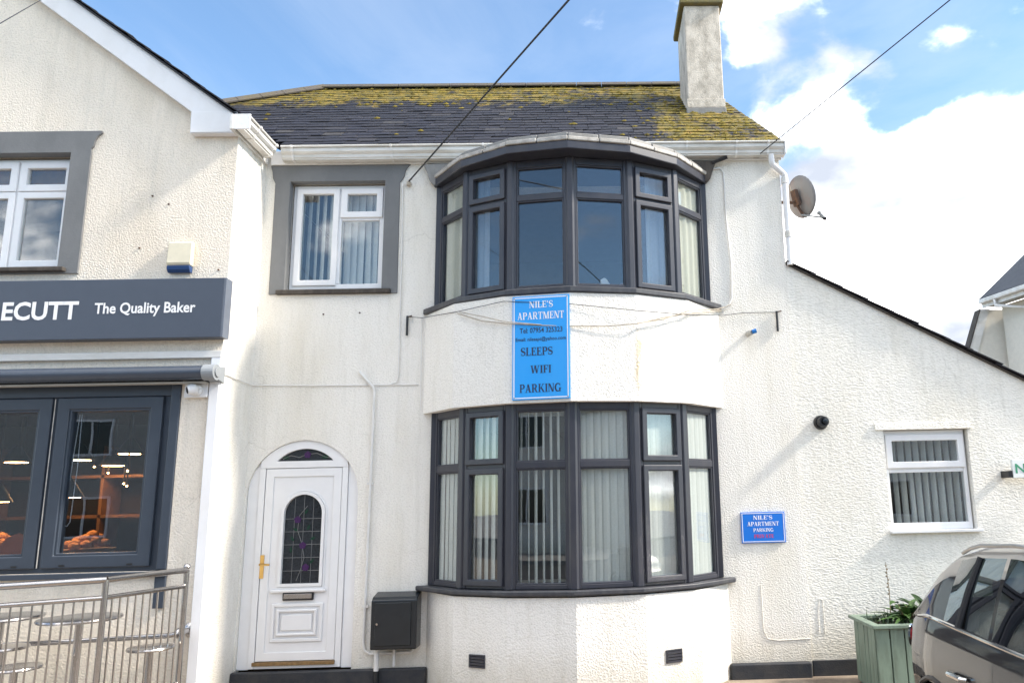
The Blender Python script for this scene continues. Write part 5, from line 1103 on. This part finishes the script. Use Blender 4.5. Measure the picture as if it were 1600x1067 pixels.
    for sg in (-1, 1):
        side_line([(u, halfw(u)*.94, belt(u)+.004) for u in (.40, .6, .8, 1.0, 1.4, 1.8, 2.2, 2.6)], .012, 'belt_trim', 'chrome', sg=sg)
        rr = [(u, halfw(u)*.965-.19-.045, roofz(u)-.020+(.010 if .8 < u < 2.1 else .0)) for u in (.74, .86, 1.0, 1.2, 1.4, 1.8, 2.05, 2.2)]
        side_line(rr, .012, 'roof_rail', 'alloy', off=.0, sg=sg)
        # dark door frame edges and pillars
        for u0 in (1.06,):
            MB().tube([Wp(u0+.02*(k/4), sg*(sec_at(u0, k)[0]+.003), sec_at(u0, k)[1]) for k in range(5)] if False else [Wp(u0, sg*(halfw(u0)*.945+.004), belt(u0)+.01), Wp(u0+.01, sg*(halfw(u0)*.945-.082), belt(u0)+.22), Wp(u0+.03, sg*(halfw(u0)*.965-.185), roofz(u0)-.075)], [.022, .024, .02], 8).build('pillar', 'black', t, smooth=True)
        for u0 in (1.12, 2.1):
            h = MB().tube([Wp(u0-.10, sg*(halfw(u0)+.004), .735), Wp(u0-.08, sg*(halfw(u0)+.03), .74), Wp(u0+.08, sg*(halfw(u0)+.03), .742), Wp(u0+.10, sg*(halfw(u0)+.004), .74)], [.012, .017, .017, .012], 8).build('door_handle', 'chrome', t, smooth=True)
        side_line([(1.50, .90*.998, .32), (1.50, .9035, .62), (1.50, .9035*.994, .76), (1.50, .9035*.97, .88)], .003, 'door_gap', 'black', off=-.001, sg=sg)
        MB().lathe([(.02, -.03), (.06, -.018), (.07, .0), (.06, .008), (.03, .012)], Wp(.085, sg*.765, .80), (sg*.75, .66, 0), 20).build('tail_light', 'redlens', t, smooth=True); MB().lathe([(.070, -.012), (.080, .0), (.070, .004)], Wp(.085, sg*.765, .80), (sg*.75, .66, 0), 22).build('lamp_ring', 'chrome', t, smooth=True)
        MB().lathe([(.02, -.03), (.09, -.01), (.11, .02), (.06, .05)], Wp(3.83, sg*.66, .73), (sg*.4, -.9, .1), 20).build('headlight', 'chrome', t, smooth=True)
        MB().obox(Wp(2.55, sg*.93, .96), (sg*.16, 0, 0), (0, -.10, 0), (0, 0, .11)).build('wing_mirror', 'black', t, bevel=.03, seg=3)
        for wu in (.72, 3.22):
            c = Wp(wu, sg*.72, .31); w = MB().lathe([(.20, -.10), (.29, -.105), (.312, -.08), (.312, .08), (.29, .105), (.20, .10)], Wp(wu, sg*.77, .31), (1, 0, 0), 28).build('wheel', 'rubber', t, smooth=True)
            MB().lathe([(.195, -.02), (.2, .02), (.17, .03), (.05, .02), (.03, .035)], Wp(wu, sg*.83, .31), (sg, 0, 0), 20).build('rim', 'alloy', w, smooth=True)
            MB().tube([Wp(wu+.335*math.cos(q), sg*(halfw(wu)-.004), .31+.335*math.sin(q)) for q in [math.pi*i/12 for i in range(13)]], .018, 8).build('arch_trim', 'black', t, smooth=True)
    MB().box(XC-.80, XC+.80, YR-3.9, YR-.15, .20, .30).build('underbody', 'black', t)
    MB().box(XC-.75, XC+.75, YR-2.6, YR-.5, .31, .42).build('cabin_floor', 'seat', t)
    for u0, n in ((1.0, 3), (1.95, 2)):
        for k in range(n):
            v = (-.48, 0, .48)[k] if n == 3 else (-.38, .38)[k]; wd = .21 if n == 3 else .25
            s = MB().box(XC+v-wd, XC+v+wd, YR-u0-.08, YR-u0+.06, .45, 1.08).build('seat', 'seat', t, bevel=.05, seg=3); MB().box(XC+v-.11, XC+v+.11, YR-u0-.05, YR-u0+.04, 1.1, 1.27).build('headrest', 'seat', s, bevel=.04, seg=3)
    MB().box(XC-.72, XC+.72, YR-2.75, YR-2.45, .7, .92).build('dashboard', 'seat', t, bevel=.05)
    MB().tube([Wp(.005, -.55, .50), Wp(-.03, -.5, .50), Wp(-.03, .5, .50), Wp(.005, .55, .50)], .06, 10).build('bumper', 'black', t, smooth=True)
    MB().box(XC-.26, XC+.26, YR+.022, YR+.030, .62, .73).build('number_plate', 'signwhite', t)
car()
# ================================================================== houses further off
def other_house(x, y, w, d, hw, hr, face, label, wallmat, gable_front, wins, group):
    t = thing('house', label, 'house', (x, y, 0), group)
    if gable_front:
        P = [(x-w/2, 0), (x+w/2, 0), (x+w/2, hw), (x, hr), (x-w/2, hw)]
        MB().plate(P, [], XZ(y), (0, -face*d, 0)).build('wall', wallmat, t)
        u = Vector((w/2+.3, 0, -(hr-hw)*(w/2+.3)/(w/2))); b = MB()
        for sg in (1, -1):
            o = Vector((x, y+face*.25, hr+.02)); e = Vector((sg*u.x, 0, u.z)); b.add([o, o+e, o+e+Vector((0, -face*(d+.5), 0)), o+Vector((0, -face*(d+.5), 0))]+[p+Vector((0, 0, .12)) for p in (o, o+e, o+e+Vector((0, -face*(d+.5), 0)), o+Vector((0, -face*(d+.5), 0)))], [(0, 1, 2, 3), (4, 5, 6, 7), (0, 1, 5, 4), (1, 2, 6, 5), (2, 3, 7, 6), (3, 0, 4, 7)])
        b.build('roof', 'slate2', t)
    else:
        MB().box(x-w/2, x+w/2, min(y, y-face*d), max(y, y-face*d), 0, hw).build('wall', wallmat, t)
        MB().plate([(y+face*.3, hw), (y-face*d/2, hr), (y-face*(d+.3), hw)], [], lambda a, b: (x-w/2-.2, a, b), (w+.4, 0, 0)).build('roof', 'slate2', t)
    for cx, cz, ww, wh in wins:
        f = MB(); f.plate(rect(x+cx-ww/2, x+cx+ww/2, cz-wh/2, cz+wh/2), [rect(x+cx-ww/2+.07, x+cx-.03, cz-wh/2+.07, cz+wh/2-.07), rect(x+cx+.03, x+cx+ww/2-.07, cz-wh/2+.07, cz+wh/2-.07)], XZ(y+face*.05), (0, -face*.045, 0)); o = f.build('window', 'upvc', t)
        MB().box(x+cx-ww/2+.05, x+cx+ww/2-.05, min(y+face*.02, y+face*.012), max(y+face*.02, y+face*.012), cz-wh/2+.05, cz+wh/2-.05).build('pane', 'doorglass', o)
    return t
GO = 'houses across the road'
w4 = [(-2, 1.6, 1.6, 1.3), (2, 1.6, 1.6, 1.3), (-2, 4.2, 1.4, 1.2), (2, 4.2, 1.4, 1.2)]
other_house(-7.5, -19.5, 8.5, 8, 5.2, 8.0, 1, 'white rendered house across the road with a ridge along the street', 'white', False, w4, GO)
other_house(2.0, -20.5, 8, 8, 5.0, 8.4, 1, 'pale gabled house across the road opposite the bay', 'stone', True, w4, GO)
other_house(12.5, -20, 9, 8, 5.2, 7.8, 1, 'white rendered house across the road opposite the extension', 'white', False, w4, GO)
other_house(-19, -20, 10, 8, 5.2, 8.2, 1, 'pale gabled house across the road opposite the bakery', 'stone', True, w4, GO)
def neighbour():
    t = thing('house', 'cream neighbouring house with slate roof beyond the extension roof', 'house', (13, 11, 0))
    E1 = Vector((10.50, 12.10, 6.72)); d = Vector((.37, -1.44, 0)).normalized(); n = Vector((1.44, .37, 0)).normalized(); L = 9.0     # eave runs towards the road, roof rises to the right
    up = (n+Vector((0, 0, .80))).normalized()
    b = MB(); b.obox(E1+Vector((0, 0, .10))-n*.05, d*L, up*5.2, (n*-.8+Vector((0, 0, 1))).normalized()*.06); b.build('roof', 'slate3', t)
    MB().obox(E1-n*.12, d*L, n*.12, (0, 0, .13)).build('gutter', 'upvc_old', t, bevel=.03); MB().obox(E1+n*.001-Vector((0, 0, .10)), d*L, n*.03, (0, 0, .22)).build('fascia', 'upvc_old', t); MB().obox(E1+n*.032-Vector((0, 0, .05)), d*L, n*.44, (0, 0, .04)).build('soffit', 'stone', t)
    w = MB(); w.obox(E1+n*.48+d*.18-Vector((0, 0, 6.72)), d*(L-.3), n*5, (0, 0, 6.66)); w.build('wall', 'rendercream', t)
    # steep verge board that runs down from the eave, with the shaded wing wall behind it
    MB().plate([(10.47, 6.60), (10.72, 6.60), (8.9, 1.8), (8.62, 1.8)], [], XZ(12.16), (0, .06, 0)).build('bargeboard', 'upvc_old', t); MB().plate([(10.44, 6.60), (10.468, 6.60), (8.615, 1.8), (8.56, 1.8)], [], XZ(12.13), (0, .3, 0)).build('verge_edge', 'timber', t)
    MB().plate([(10.73, 6.60), (11.3, 6.60), (11.3, 0), (8.95, 0), (8.95, 1.75)], [], XZ(12.225), (0, .14, 0)).build('wing_wall', 'rendercream', t)
    p = E1+d*.55-n*.06; q = E1+n*.46+d*1.25
    MB().tube([p+Vector((0, 0, .02)), p-Vector((0, 0, .16)), q-Vector((0, 0, .36)), q-Vector((0, 0, 6.5))], .05, 10).build('downpipe', 'upvc', t, smooth=True)
neighbour()
